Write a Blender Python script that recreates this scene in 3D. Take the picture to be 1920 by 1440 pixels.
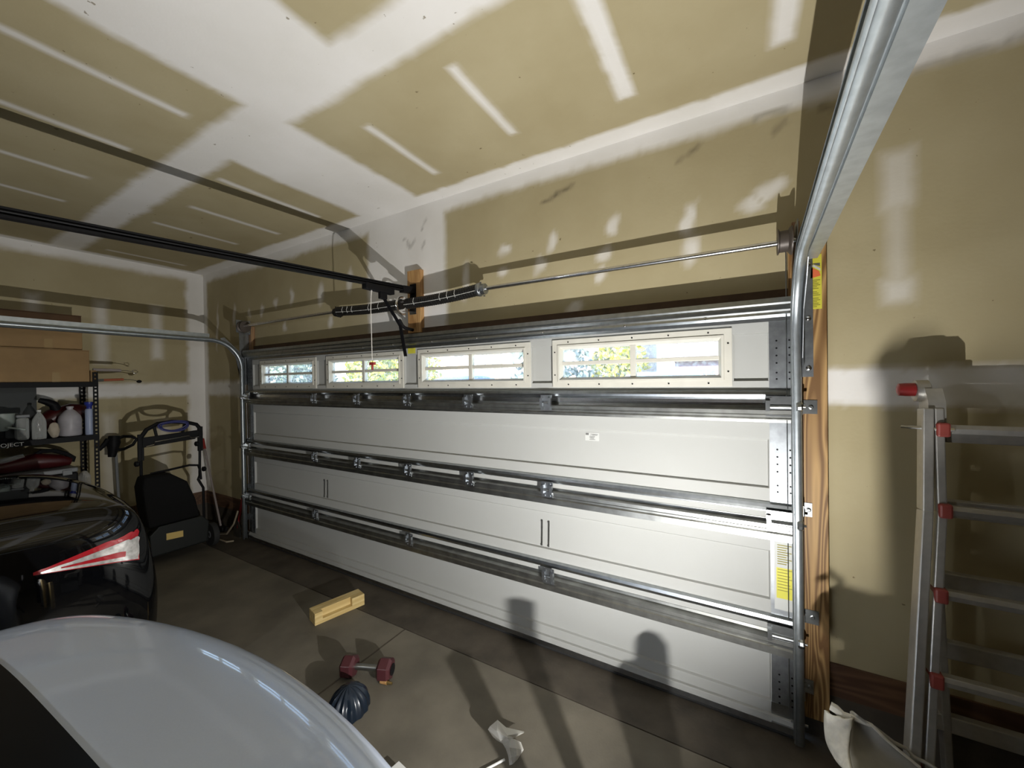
import bpy, math, random
import numpy as np
from mathutils import Vector, Matrix
random.seed(7); rng = np.random.default_rng(7)
for o in list(bpy.data.objects): bpy.data.objects.remove(o)
SC = bpy.context.scene
COL = SC.collection
PI = math.pi

# ------------------------------------------------------------------ camera, sky, exposure
cam_d = bpy.data.cameras.new('camera'); cam = bpy.data.objects.new('camera', cam_d); COL.objects.link(cam)
cam_d.sensor_width = 36; cam_d.lens = 13.72; cam_d.clip_start = 0.02; cam_d.clip_end = 500
YAW, PITCH, ROLL = 0.5286, -0.00714, -0.01372
def cam_axes():
    cy, sy = math.cos(YAW), math.sin(YAW); f = Vector((-sy, cy, 0)); r = Vector((cy, sy, 0)); u = Vector((0, 0, 1))
    f2 = f*math.cos(PITCH)+u*math.sin(PITCH); u2 = u*math.cos(PITCH)-f*math.sin(PITCH)
    return r*math.cos(ROLL)+u2*math.sin(ROLL), u2*math.cos(ROLL)-r*math.sin(ROLL), f2
_r, _u, _f = cam_axes()
cam.matrix_world = Matrix(((_r.x, _u.x, -_f.x, 4.6449), (_r.y, _u.y, -_f.y, -2.2263), (_r.z, _u.z, -_f.z, 1.6989), (0, 0, 0, 1)))
SC.camera = cam
W = bpy.data.worlds.new('sky'); SC.world = W; W.use_nodes = True
wn = W.node_tree.nodes; wl = W.node_tree.links
sky = wn.new('ShaderNodeTexSky'); sky.sky_type = 'NISHITA'; sky.sun_elevation = math.radians(38); sky.sun_rotation = math.radians(200)
sky.sun_intensity = 0.25; sky.altitude = 50
wl.new(sky.outputs[0], wn['Background'].inputs[0]); wn['Background'].inputs[1].default_value = .9
SC.view_settings.view_transform = 'Standard'; SC.view_settings.look = 'None'
SC.view_settings.exposure = 0.0; SC.view_settings.gamma = 1.0; SC.view_settings.use_curve_mapping = False

LAMP = Vector((4.69, -1.35, 0.61)); LAMP_DIR = Vector((-0.68, 0.29, 0.67)).normalized(); LAMP_W = 70
ld = bpy.data.lights.new('work_light_bulb', 'AREA'); ld.shape = 'DISK'; ld.size = 0.015; ld.energy = LAMP_W; ld.color = (1.0, 0.98, 0.945)
lo = bpy.data.objects.new('work_light_bulb', ld); COL.objects.link(lo); lo.location = LAMP
ob = bpy.data.lights.new('opener_fill', 'POINT'); ob.energy = 22; ob.shadow_soft_size = .035; ob.color = (.93, .97, 1.0)  # unseen fill lamp added to brighten the ceiling and left side
oo = bpy.data.objects.new('opener_fill', ob); COL.objects.link(oo); oo.location = (2.44, -3.22, 2.045)
lo.rotation_euler = LAMP_DIR.to_track_quat('-Z', 'Y').to_euler()

# ------------------------------------------------------------------ mesh helpers
class MB:
    def __init__(s): s.v = []; s.f = []; s.m = []
    def add(s, vs, fs, mi=0):
        n = len(s.v); s.v += [tuple(map(float, p)) for p in vs]; s.f += [tuple(i+n for i in f) for f in fs]; s.m += [mi]*len(fs); return s
    def box(s, x0, x1, y0, y1, z0, z1, mi=0):
        return s.add([(x0,y0,z0),(x1,y0,z0),(x1,y1,z0),(x0,y1,z0),(x0,y0,z1),(x1,y0,z1),(x1,y1,z1),(x0,y1,z1)],
                     [(0,3,2,1),(4,5,6,7),(0,1,5,4),(1,2,6,5),(2,3,7,6),(3,0,4,7)], mi)
    def bar(s, p0, p1, w, h, up=(0,0,1), mi=0):
        p0, p1 = Vector(p0), Vector(p1); t = (p1-p0).normalized(); u = Vector(up); a = t.cross(u)
        if a.length < 1e-4: a = t.cross(Vector((0,1,0)))
        a.normalize(); b = a.cross(t).normalized(); a = a*w/2; b = b*h/2
        vs = [p0-a-b, p0+a-b, p0+a+b, p0-a+b, p1-a-b, p1+a-b, p1+a+b, p1-a+b]
        return s.add(vs, [(0,1,2,3),(7,6,5,4),(0,4,5,1),(1,5,6,2),(2,6,7,3),(3,7,4,0)], mi)
    def rings(s, R, close=True, caps=True, mi=0):
        n = len(R[0]); vs = [p for r in R for p in r]; fs = []
        for i in range(len(R)-1):
            for j in range(n if close else n-1):
                k = (j+1) % n; fs.append((i*n+j, i*n+k, (i+1)*n+k, (i+1)*n+j))
        if caps and close: fs.append(tuple(range(n))[::-1]); fs.append(tuple((len(R)-1)*n+j for j in range(n)))
        return s.add(vs, fs, mi)
    def tube(s, P, r, n=8, caps=True, mi=0, closed=False):
        P = [Vector(p) for p in P]; N = len(P); rr = r if isinstance(r, (list, tuple)) else [r]*N
        T = []
        for i in range(N):
            a = P[i-1] if (i or closed) else P[0]; b = P[(i+1) % N] if (i < N-1 or closed) else P[-1]
            T.append((b-a).normalized())
        ref = Vector((0,0,1)) if abs(T[0].z) < .9 else Vector((1,0,0))
        u = T[0].cross(ref).normalized(); R = []
        for i in range(N):
            u = (u - T[i]*u.dot(T[i])).normalized(); w = T[i].cross(u)
            R.append([P[i]+(u*math.cos(2*PI*k/n)+w*math.sin(2*PI*k/n))*rr[i] for k in range(n)])
        if closed: R.append(R[0]); caps = False
        return s.rings(R, True, caps, mi)
    def lathe(s, prof, c=(0,0,0), axis='z', n=16, mi=0):
        R = []
        for r, z in prof:
            ring = []
            for k in range(n):
                a = 2*PI*k/n; x, y = max(r, 1e-4)*math.cos(a), max(r, 1e-4)*math.sin(a)
                ring.append({'z': (c[0]+x, c[1]+y, c[2]+z), 'x': (c[0]+z, c[1]+x, c[2]+y), 'y': (c[0]+y, c[1]+z, c[2]+x)}[axis])
            R.append(ring)
        return s.rings(R, True, True, mi)
    def prism(s, poly, f0, f1, mi=0):           # f0/f1 map a 2-D point to 3-D on each end
        return s.rings([[f0(*p) for p in poly], [f1(*p) for p in poly]], True, True, mi)
    def sphere(s, c, r, n=12, m=8, mi=0):
        r = r if isinstance(r, tuple) else (r, r, r); R = []
        for i in range(m+1):
            t = PI*i/m; q = max(math.sin(t), .01)
            R.append([(c[0]+r[0]*q*math.cos(2*PI*k/n), c[1]+r[1]*q*math.sin(2*PI*k/n), c[2]-r[2]*math.cos(t)) for k in range(n)])
        return s.rings(R, True, True, mi)
    def grid(s, fn, nu, nv, mi=0):
        vs = [fn(i/nu, j/nv) for j in range(nv+1) for i in range(nu+1)]
        fs = [(j*(nu+1)+i, j*(nu+1)+i+1, (j+1)*(nu+1)+i+1, (j+1)*(nu+1)+i) for j in range(nv) for i in range(nu)]
        return s.add(vs, fs, mi)

ORG = {}
def build(name, mb, mat, parent=None, at=None, smooth=False, bevel=0, sub=0, solid=0, angle=40):
    o0 = ORG[parent.name] if parent is not None else Vector((0,0,0))
    if parent is None:                                   # a one-mesh thing: origin at its base
        if at is None:
            a = np.array(mb.v); at = Vector(((a[:,0].min()+a[:,0].max())/2, (a[:,1].min()+a[:,1].max())/2, a[:,2].min()))
        else: at = Vector(at)
        V = np.array(mb.v)-np.array(at); loc = at; org = at
    elif at is not None:                                 # verts are local to `at`
        V = np.array(mb.v); loc = Vector(at)-o0; org = Vector(at)
    else:
        V = np.array(mb.v)-np.array(o0); loc = Vector((0,0,0)); org = o0
    me = bpy.data.meshes.new(name); me.from_pydata(V.tolist(), [], mb.f)
    for m in (mat if isinstance(mat, (list, tuple)) else [mat]): me.materials.append(m)
    if any(mb.m): me.polygons.foreach_set('material_index', mb.m)
    import bmesh as bmm
    b = bmm.new(); b.from_mesh(me); bmm.ops.recalc_face_normals(b, faces=b.faces); b.to_mesh(me); b.free()
    if smooth:
        me.polygons.foreach_set('use_smooth', [True]*len(me.polygons))
        if not sub: me.set_sharp_from_angle(angle=math.radians(angle))
    me.update()
    o = bpy.data.objects.new(name, me); COL.objects.link(o); o.location = loc
    if parent is not None: o.parent = parent
    ORG[o.name] = org
    if sub: md = o.modifiers.new('sub', 'SUBSURF'); md.levels = md.render_levels = sub
    if solid: md = o.modifiers.new('solid', 'SOLIDIFY'); md.thickness = solid; md.offset = 0
    if bevel:
        md = o.modifiers.new('bevel', 'BEVEL'); md.width = bevel; md.segments = 2; md.limit_method = 'ANGLE'; md.angle_limit = math.radians(50)
    return o
def tag(o, label, cat, group=None, kind=None):
    o['label'] = label; o['category'] = cat
    if group: o['group'] = group
    if kind: o['kind'] = kind
    return o
def thing(name, label, cat, loc, group=None, local=False):
    o = bpy.data.objects.new(name, None); COL.objects.link(o); o.location = loc; o.empty_display_size = .1
    ORG[o.name] = Vector((0,0,0)) if local else Vector(loc)
    return tag(o, label, cat, group)
def struct(name, mb, mat, **k):
    o = build(name, mb, mat, **k); o['kind'] = 'structure'; return o
def dup(o, dx=(0,0,0), parent=None):              # copy of a part (and its sub-parts), moved
    c = o.copy(); COL.objects.link(c); c.location = o.location+Vector(dx)
    if parent is not None: c.parent = parent
    ORG[c.name] = ORG[o.name]+Vector(dx)
    for ch in list(o.children):
        d = ch.copy(); COL.objects.link(d); d.parent = c
    return c
def dup_thing(o, loc, label, rotz=None):
    c = o.copy(); COL.objects.link(c); c.location = loc; c['label'] = label
    if rotz is not None: c.rotation_euler = (0,0,rotz)
    for ch in list(o.children):
        d = ch.copy(); COL.objects.link(d); d.parent = c
        for g in ch.children:
            e = g.copy(); COL.objects.link(e); e.parent = d
    return c

# ------------------------------------------------------------------ materials
def mat(name, col, rough=.6, metal=0, vary=0, scale=20, bump=0, bscale=None, coat=0, spec=.5, trans=0, stretch=None, col2=None, detail=4):
    m = bpy.data.materials.new(name); m.use_nodes = True; n = m.node_tree.nodes; l = m.node_tree.links; b = n['Principled BSDF']
    b.inputs['Base Color'].default_value = (*col, 1); b.inputs['Roughness'].default_value = rough; b.inputs['Metallic'].default_value = metal
    b.inputs['Coat Weight'].default_value = coat; b.inputs['Specular IOR Level'].default_value = spec; b.inputs['Transmission Weight'].default_value = trans
    b.inputs['Coat Roughness'].default_value = .03; b.inputs['Coat IOR'].default_value = 1.65
    if vary or bump or col2:
        tc = n.new('ShaderNodeTexCoord'); mp = n.new('ShaderNodeMapping'); mp.inputs['Scale'].default_value = stretch or (1,1,1)
        l.new(tc.outputs['Object'], mp.inputs[0])
        t = n.new('ShaderNodeTexNoise'); t.inputs['Scale'].default_value = scale; t.inputs['Detail'].default_value = detail; l.new(mp.outputs[0], t.inputs[0])
        r = n.new('ShaderNodeValToRGB'); r.color_ramp.elements[0].position = .32; r.color_ramp.elements[1].position = .68
        c2 = col2 or tuple(min(1, c*(1+vary)) for c in col); c1 = col if col2 else tuple(c*(1-vary) for c in col)
        r.color_ramp.elements[0].color = (*c1, 1); r.color_ramp.elements[1].color = (*c2, 1)
        l.new(t.outputs[0], r.inputs[0]); l.new(r.outputs[0], b.inputs['Base Color'])
        if bump:
            t2 = n.new('ShaderNodeTexNoise'); t2.inputs['Scale'].default_value = bscale or scale; l.new(mp.outputs[0], t2.inputs[0])
            bp = n.new('ShaderNodeBump'); bp.inputs['Strength'].default_value = bump; bp.inputs['Distance'].default_value = .01
            l.new(t2.outputs[0], bp.inputs['Height']); l.new(bp.outputs[0], b.inputs['Normal'])
    return m
def drywall():
    m = bpy.data.materials.new('drywall'); m.use_nodes = True; n = m.node_tree.nodes; l = m.node_tree.links; b = n['Principled BSDF']
    a = n.new('ShaderNodeAttribute'); a.attribute_name = 'mud'
    geo = n.new('ShaderNodeNewGeometry')
    t = n.new('ShaderNodeTexNoise'); t.inputs['Scale'].default_value = 2.2; t.inputs['Detail'].default_value = 5; l.new(geo.outputs['Position'], t.inputs[0])
    r1 = n.new('ShaderNodeValToRGB'); r1.color_ramp.elements[0].color = (.405,.345,.205,1); r1.color_ramp.elements[1].color = (.45,.39,.243,1)
    r2 = n.new('ShaderNodeValToRGB'); r2.color_ramp.elements[0].color = (.76,.74,.70,1); r2.color_ramp.elements[1].color = (.82,.80,.77,1)
    for r in (r1, r2): r.color_ramp.elements[0].position = .35; r.color_ramp.elements[1].position = .65; l.new(t.outputs[0], r.inputs[0])
    mx = n.new('ShaderNodeMix'); mx.data_type = 'RGBA'; l.new(a.outputs['Fac'], mx.inputs[0]); l.new(r1.outputs[0], mx.inputs[6]); l.new(r2.outputs[0], mx.inputs[7])
    # scattered dark scuffs / cobweb specks
    v = n.new('ShaderNodeTexNoise'); v.inputs['Scale'].default_value = 26; v.inputs['Detail'].default_value = 6; l.new(geo.outputs['Position'], v.inputs[0])
    r3 = n.new('ShaderNodeValToRGB'); r3.color_ramp.elements[0].position = .255; r3.color_ramp.elements[1].position = .275
    r3.color_ramp.elements[0].color = (.45,.42,.36,1); r3.color_ramp.elements[1].color = (1,1,1,1); l.new(v.outputs[0], r3.inputs[0])
    mu = n.new('ShaderNodeMix'); mu.data_type = 'RGBA'; mu.blend_type = 'MULTIPLY'; mu.inputs[0].default_value = 1
    l.new(mx.outputs[2], mu.inputs[6]); l.new(r3.outputs[0], mu.inputs[7]); l.new(mu.outputs[2], b.inputs['Base Color'])
    a2 = n.new('ShaderNodeAttribute'); a2.attribute_name = 'dirt'
    md = n.new('ShaderNodeMix'); md.data_type = 'RGBA'; md.inputs[7].default_value = (.09,.075,.05,1); l.new(a2.outputs['Fac'], md.inputs[0]); l.new(mu.outputs[2], md.inputs[6]); l.new(md.outputs[2], b.inputs['Base Color'])
    b.inputs['Roughness'].default_value = .85; b.inputs['Specular IOR Level'].default_value = .25
    t2 = n.new('ShaderNodeTexNoise'); t2.inputs['Scale'].default_value = 60; l.new(geo.outputs['Position'], t2.inputs[0])
    bp = n.new('ShaderNodeBump'); bp.inputs['Strength'].default_value = .06; bp.inputs['Distance'].default_value = .01; l.new(t2.outputs[0], bp.inputs['Height']); l.new(bp.outputs[0], b.inputs['Normal'])
    return m
def wood(name, c1, c2, scale=7, dist=6, axis='Z', rough=.55):
    m = bpy.data.materials.new(name); m.use_nodes = True; n = m.node_tree.nodes; l = m.node_tree.links; b = n['Principled BSDF']
    tc = n.new('ShaderNodeTexCoord'); mp = n.new('ShaderNodeMapping')
    mp.inputs['Scale'].default_value = {'Z': (2.2,2.2,.16), 'X': (.16,2.2,2.2), 'Y': (2.2,.16,2.2)}[axis]
    l.new(tc.outputs['Object'], mp.inputs[0])
    nz = n.new('ShaderNodeTexNoise'); nz.inputs['Scale'].default_value = scale*.55; nz.inputs['Detail'].default_value = 1.5; nz.inputs['Distortion'].default_value = dist*.08
    l.new(mp.outputs[0], nz.inputs[0])
    mm = n.new('ShaderNodeMath'); mm.operation = 'MULTIPLY'; mm.inputs[1].default_value = 24; l.new(nz.outputs[0], mm.inputs[0])
    fr = n.new('ShaderNodeMath'); fr.operation = 'PINGPONG'; fr.inputs[1].default_value = 1; l.new(mm.outputs[0], fr.inputs[0])
    r = n.new('ShaderNodeValToRGB'); r.color_ramp.elements[0].color = (*c1,1); r.color_ramp.elements[1].color = (*c2,1)
    r.color_ramp.elements[0].position = .05; r.color_ramp.elements[1].position = .75
    l.new(fr.outputs[0], r.inputs[0]); l.new(r.outputs[0], b.inputs['Base Color']); b.inputs['Roughness'].default_value = rough
    return m
def glass_mat():
    m = bpy.data.materials.new('window_glass'); m.use_nodes = True; n = m.node_tree.nodes; l = m.node_tree.links
    n.remove(n['Principled BSDF']); out = n['Material Output']
    tr = n.new('ShaderNodeBsdfTransparent'); gl = n.new('ShaderNodeBsdfGlossy'); gl.inputs['Roughness'].default_value = .06
    df = n.new('ShaderNodeBsdfTranslucent'); df.inputs[0].default_value = (.85,.86,.85,1)
    tc = n.new('ShaderNodeTexCoord'); nz = n.new('ShaderNodeTexNoise'); nz.inputs['Scale'].default_value = 55; nz.inputs['Detail'].default_value = 8; l.new(tc.outputs['Object'], nz.inputs[0])
    r = n.new('ShaderNodeValToRGB'); r.color_ramp.elements[0].position = .42; r.color_ramp.elements[1].position = .8; r.color_ramp.elements[0].color = (.06,.06,.06,1); r.color_ramp.elements[1].color = (.5,.5,.5,1)
    l.new(nz.outputs[0], r.inputs[0])
    m1 = n.new('ShaderNodeMixShader'); l.new(r.outputs[0], m1.inputs[0]); l.new(tr.outputs[0], m1.inputs[1]); l.new(df.outputs[0], m1.inputs[2])
    m2 = n.new('ShaderNodeMixShader'); m2.inputs[0].default_value = .06; l.new(m1.outputs[0], m2.inputs[1]); l.new(gl.outputs[0], m2.inputs[2])
    l.new(m2.outputs[0], out.inputs[0]); return m
def clear_plastic(name, tint, milk=.25, rough=.15):
    m = bpy.data.materials.new(name); m.use_nodes = True; n = m.node_tree.nodes; l = m.node_tree.links
    b = n['Principled BSDF']; b.inputs['Base Color'].default_value = (*tint,1); b.inputs['Roughness'].default_value = rough
    tr = n.new('ShaderNodeBsdfTransparent'); fr = n.new('ShaderNodeLayerWeight'); fr.inputs[0].default_value = .35
    ad = n.new('ShaderNodeMath'); ad.operation = 'ADD'; ad.inputs[1].default_value = milk; ad.use_clamp = True; l.new(fr.outputs['Facing'], ad.inputs[0])
    mx = n.new('ShaderNodeMixShader'); l.new(ad.outputs[0], mx.inputs[0]); l.new(tr.outputs[0], mx.inputs[1]); l.new(b.outputs[0], mx.inputs[2]); l.new(mx.outputs[0], n['Material Output'].inputs[0])
    return m

M = dict(
 drywall=drywall(),
 osb=mat('bare_sheathing', (.17,.135,.09), .85, vary=.1, scale=9), concrete=mat('concrete', (.155,.138,.106), .75, vary=.25, scale=3.2, bump=.12, bscale=90, detail=8),
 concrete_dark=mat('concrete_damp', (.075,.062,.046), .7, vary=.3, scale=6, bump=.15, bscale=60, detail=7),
 door_white=mat('door_paint', (.42,.425,.408), .72, spec=.2, vary=.03, scale=1.5, bump=.03, bscale=140),
 frame=mat('window_trim_plastic', (.60,.585,.52), .5, vary=.04, scale=12),
 galv=mat('galvanized_steel', (.40,.42,.43), .30, metal=1, vary=.12, scale=30),
 galv_dull=mat('galvanized_plate', (.33,.35,.37), .42, metal=1, vary=.16, scale=24),
 steel_dark=mat('rolled_steel', (.33,.335,.32), .40, metal=1, vary=.2, scale=14),
 drum=mat('brown_cast_drum', (.085,.07,.06), .45, metal=.3), track=mat('track_steel', (.46,.50,.52), .38, metal=.85, vary=.1, scale=30),
 bright=mat('bright_zinc', (.66,.66,.66), .22, metal=1, vary=.1, scale=40),
 black_metal=mat('black_steel', (.007,.007,.008), .55, metal=0, spec=.14),
 spring=mat('oiled_spring_steel', (.012,.0115,.011), .45, spec=.3),
 rubber=mat('rubber', (.02,.02,.02), .8),
 black_plastic=mat('black_plastic', (.007,.007,.008), .55, spec=.16),
 grey_plastic=mat('grey_plastic', (.20,.21,.22), .5),
 white_paint=mat('white_paint_line', (.75,.75,.72), .6),
 panel_grey=mat('dark_grey_board', (.055,.06,.058), .7), pine=wood('pine_board', (.44,.27,.105), (.17,.085,.026), 8, 12),
 pine_x=wood('pine_block', (.50,.30,.12), (.36,.19,.07), 8, 6),
 shaded_jamb=mat('shaded_jamb_wood', (.07,.04,.022), .8, vary=.2, scale=12), jamb=wood('jamb_edge', (.36,.22,.11), (.22,.12,.06), 9, 5),
 sill=wood('treated_sill', (.16,.085,.045), (.09,.045,.025), 6, 5, 'X'),
 offcut=wood('offcut_pine', (.72,.56,.26), (.60,.43,.17), 6, 4, 'Y'),
 yellow=mat('yellow_label', (.62,.58,.06), .5, vary=.05, scale=20),
 paper=mat('white_label', (.56,.57,.55), .6, spec=.2),
 ink=mat('label_ink', (.10,.10,.09), .6), ink_grey=mat('label_grey_ink', (.16,.16,.155), .7),
 ink_olive=mat('label_olive_ink', (.26,.23,.03), .6),
 orange=mat('warning_orange', (.75,.16,.06), .5), red=mat('red_plastic', (.30,.022,.022), .4), red_deep=mat('deep_red_plastic', (.055,.005,.006), .35),
 rung_red=mat('rung_cap_red', (.24,.045,.035), .5),
 alu=mat('ladder_aluminium', (.48,.47,.44), .42, metal=.75, vary=.06, scale=40),
 cardboard=mat('cardboard', (.30,.19,.085), .8, vary=.1, scale=8, bump=.05), cardboard_dark=mat('dark_brown_cardboard', (.085,.045,.020), .85, vary=.2, scale=7),
 tape=mat('packing_tape', (.36,.25,.12), .18),
 silver=mat('silver_car_paint', (.68,.77,.95), .32, metal=.2, coat=1.0, vary=.015, scale=300),
 black_paint=mat('black_car_paint', (.0022,.0024,.003), .4, coat=.7, spec=0),
 car_glass=mat('tinted_car_glass', (.006,.007,.008), .08, spec=.2),
 frit=mat('glass_border', (.003,.003,.003), .4, spec=.1),
 lens_red=mat('red_lamp_lens', (.36,.012,.02), .12, coat=1), lens_clear=mat('clear_lamp_lens', (.62,.60,.58), .15, metal=.5, coat=1, vary=.3, scale=45),
 glass=glass_mat(),
 bag=clear_plastic('crumpled_clear_plastic', (.86,.85,.80), .16, .2),
 jugclear=clear_plastic('clear_bottle_plastic', (.62,.64,.62), .30, .12),
 white_plastic=mat('white_plastic', (.68,.68,.66), .4), jug_white=mat('cloudy_jug_plastic', (.40,.38,.40), .4, vary=.12, scale=14), milk=mat('milky_plastic', (.30,.34,.31), .45),
 white_fabric=mat('white_quilted_fabric', (.78,.76,.68), .85, vary=.08, scale=45, bump=.9, bscale=26), grey_fabric=mat('pale_grey_fabric', (.42,.41,.37), .85, vary=.05, scale=30),
 tan_bag=mat('tan_paper_bag', (.42,.36,.28), .7, vary=.1, scale=30), blue=mat('blue_plastic', (.03,.045,.30), .35), blue_cord=mat('blue_cord', (.035,.04,.16), .5),
 bottle_blue=mat('pale_blue_bottle', (.36,.42,.58), .35), bluebag=mat('dark_blue_vinyl', (.006,.012,.022), .28),
 mower=mat('dark_green_mower', (.011,.013,.012), .55, spec=.3), tag_yellow=mat('mower_label', (.58,.42,.13), .55), fabric_black=mat('black_catcher_cloth', (.006,.006,.006), .9, spec=.2),
 grey_tool=mat('grey_grip', (.30,.26,.25), .55), orange_tool=mat('orange_grip', (.36,.10,.045), .5),
 maroon=mat('maroon_vinyl', (.065,.018,.022), .28), cord=mat('white_cord', (.62,.60,.56), .8), pale_hose=mat('pale_hose', (.34,.29,.21), .7), brass=mat('brass', (.55,.40,.16), .35, metal=1),
 # outdoors
 lawn=mat('lawn', (.10,.16,.05), .9, vary=.35, scale=3), asphalt=mat('drive_concrete', (.45,.44,.42), .9, vary=.1, scale=1.5),
 siding=mat('pale_siding', (.72,.70,.68), .8), siding_tan=mat('tan_siding', (.66,.60,.54), .8), siding_blue=mat('mauve_siding', (.17,.14,.19), .8),
 roof=mat('grey_shingle', (.22,.23,.27), .9, vary=.2, scale=5), roof_br=mat('brown_shingle', (.30,.24,.22), .9, vary=.2, scale=5), trimw=mat('white_trim', (.8,.8,.8), .6), shade=mat('dark_window', (.10,.12,.15), .1),
 leaf_y=mat('yellow_green_leaves', (.36,.40,.05), .8, vary=.4, scale=4), leaf_g=mat('grey_green_leaves', (.13,.20,.13), .8, vary=.4, scale=4), leaf_b=mat('blue_green_leaves', (.10,.17,.17), .8, vary=.4, scale=4), bark=mat('bark', (.13,.10,.08), .9),
 van=mat('pale_blue_van_paint', (.16,.32,.46), .25, coat=1), bluecar=mat('deep_blue_car_paint', (.08,.14,.36), .25, coat=1), fence=mat('weathered_fence', (.42,.36,.30), .9, vary=.2, scale=9),
)

# ------------------------------------------------------------------ room shell
XL, XR, YF, YB, ZC = -1.2, 6.6, 0.08, -6.6, 3.09
DW = 4.877                                           # door width; door runs x 0..DW, inner face y=0
def vnoise(X, Y, f, seed=0):
    g = np.random.default_rng(seed).random((64, 64)); x = X*f+11.3; y = Y*f+7.7
    xi = np.floor(x).astype(int); yi = np.floor(y).astype(int); fx = x-xi; fy = y-yi; fx = fx*fx*(3-2*fx); fy = fy*fy*(3-2*fy)
    G = lambda a, b: g[a % 64, b % 64]
    return (G(xi,yi)*(1-fx)+G(xi+1,yi)*fx)*(1-fy)+(G(xi,yi+1)*(1-fx)+G(xi+1,yi+1)*fx)*fy-.5
def mudmask(X, Y, mud, bare=(), seed=1):
    """1 inside mud patches; each patch = (x0,x1,y0,y1,edge softness,strength)"""
    n1 = vnoise(X, Y, 4, seed)*.022+vnoise(X, Y, 15, seed+1)*.016+vnoise(X, Y, 45, seed+2)*.012
    n2 = vnoise(X, Y, 5, seed+3)*.022+vnoise(X, Y, 17, seed+4)*.016+vnoise(X, Y, 42, seed+5)*.010
    out = np.zeros_like(X)
    for x0, x1, y0, y1, s, k in mud:
        j = min(1, (min(x1-x0, y1-y0))/.16)
        d = np.minimum(np.minimum(X+n1*j-x0, x1-X-n1*j), np.minimum(Y+n2*j-y0, y1-Y-n2*j))
        out = np.maximum(out, k*np.clip(d/s+.5, 0, 1))
    return out
def axis(a, b, fa, fb, fine, coarse=.5):
    p = [fa]
    while p[-1]+fine < fb: p.append(p[-1]+fine)
    p.append(fb); q = []
    x = fb
    while x+coarse < b: x += coarse; q.append(x)
    if b > fb+1e-6: q.append(b)
    r = []; x = fa
    while x-coarse > a: x -= coarse; r.append(x)
    if a < fa-1e-6: r.append(a)
    return np.array(r[::-1]+p+q)
def panel(name, us, vs, to3, mask, hole=None, material='drywall', dirt=()):
    U, V = np.meshgrid(us, vs); mk = mask(U, V); nu, nv = len(us), len(vs)
    mb = MB(); mb.v = [tuple(map(float, to3(u, v))) for u, v in zip(U.ravel(), V.ravel())]
    for j in range(nv-1):
        for i in range(nu-1):
            if hole and hole((us[i]+us[i+1])/2, (vs[j]+vs[j+1])/2): continue
            mb.f.append((j*nu+i, j*nu+i+1, (j+1)*nu+i+1, (j+1)*nu+i))
    mb.m = [0]*len(mb.f)
    me = bpy.data.meshes.new(name); me.from_pydata(mb.v, [], mb.f); me.materials.append(M[material])
    at = me.attributes.new('mud', 'FLOAT', 'POINT'); at.data.foreach_set('value', mk.ravel().astype(np.float32))
    dk = np.zeros_like(U)
    for x0, y0, x1, y1, r, k in dirt:
        t = np.clip(((U-x0)*(x1-x0)+(V-y0)*(y1-y0))/max(1e-6, (x1-x0)**2+(y1-y0)**2), 0, 1)
        n = vnoise(U, V, 22, 41)*.03
        d = np.hypot(U+n-x0-(x1-x0)*t, V+n-y0-(y1-y0)*t); dk = np.maximum(dk, k*np.clip(1-d/r, 0, 1))
    at = me.attributes.new('dirt', 'FLOAT', 'POINT'); at.data.foreach_set('value', dk.ravel().astype(np.float32))
    o = bpy.data.objects.new(name, me); COL.objects.link(o); o['kind'] = 'structure'; return o
# ceiling: taped joints, bare panels, screw-row ridges along y
def ceil_mask(X, Y):
    joints = [(XL, XR, -1.21, -1.0, .05, 1), (1.93, 2.57, -1.1, .1, .05, 1), (2.52, 3.2, YB, -1.1, .05, 1),
              (XL, XR, -.05, .1, .03, 1), (XL-.1, XL+.09, YB, .1, .05, 1)]
    ridges = [(x-.022, x+.022, y0, y1, .03, .9) for x, y0, y1 in
      [(2.19,-2.4,-1.32),(1.555,-2.4,-1.36),(.91,-2.4,-1.39),(.295,-2.4,-1.38),(-.4,-2.4,-1.4),(2.91,-.78,-.22),(3.555,-.86,-.31),
       (1.62,-.93,-.21),(.97,-.85,-.18),(.36,-.88,-.25),(-.25,-.88,-.25),(-.89,-.86,-.22)]]
    ridges += [(4.14,4.22,-.92,-.26,.03,1),(4.765,4.845,-.9,-.24,.035,.95),(5.4,5.46,-.9,-.2,.04,.9)]
    return mudmask(X, Y, joints+ridges, seed=3)
panel('ceiling', axis(XL, XR, XL, 5.7, .018), axis(YB, YF, -2.3, YF, .018), lambda u, v: (u, v, ZC), ceil_mask)
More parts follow.
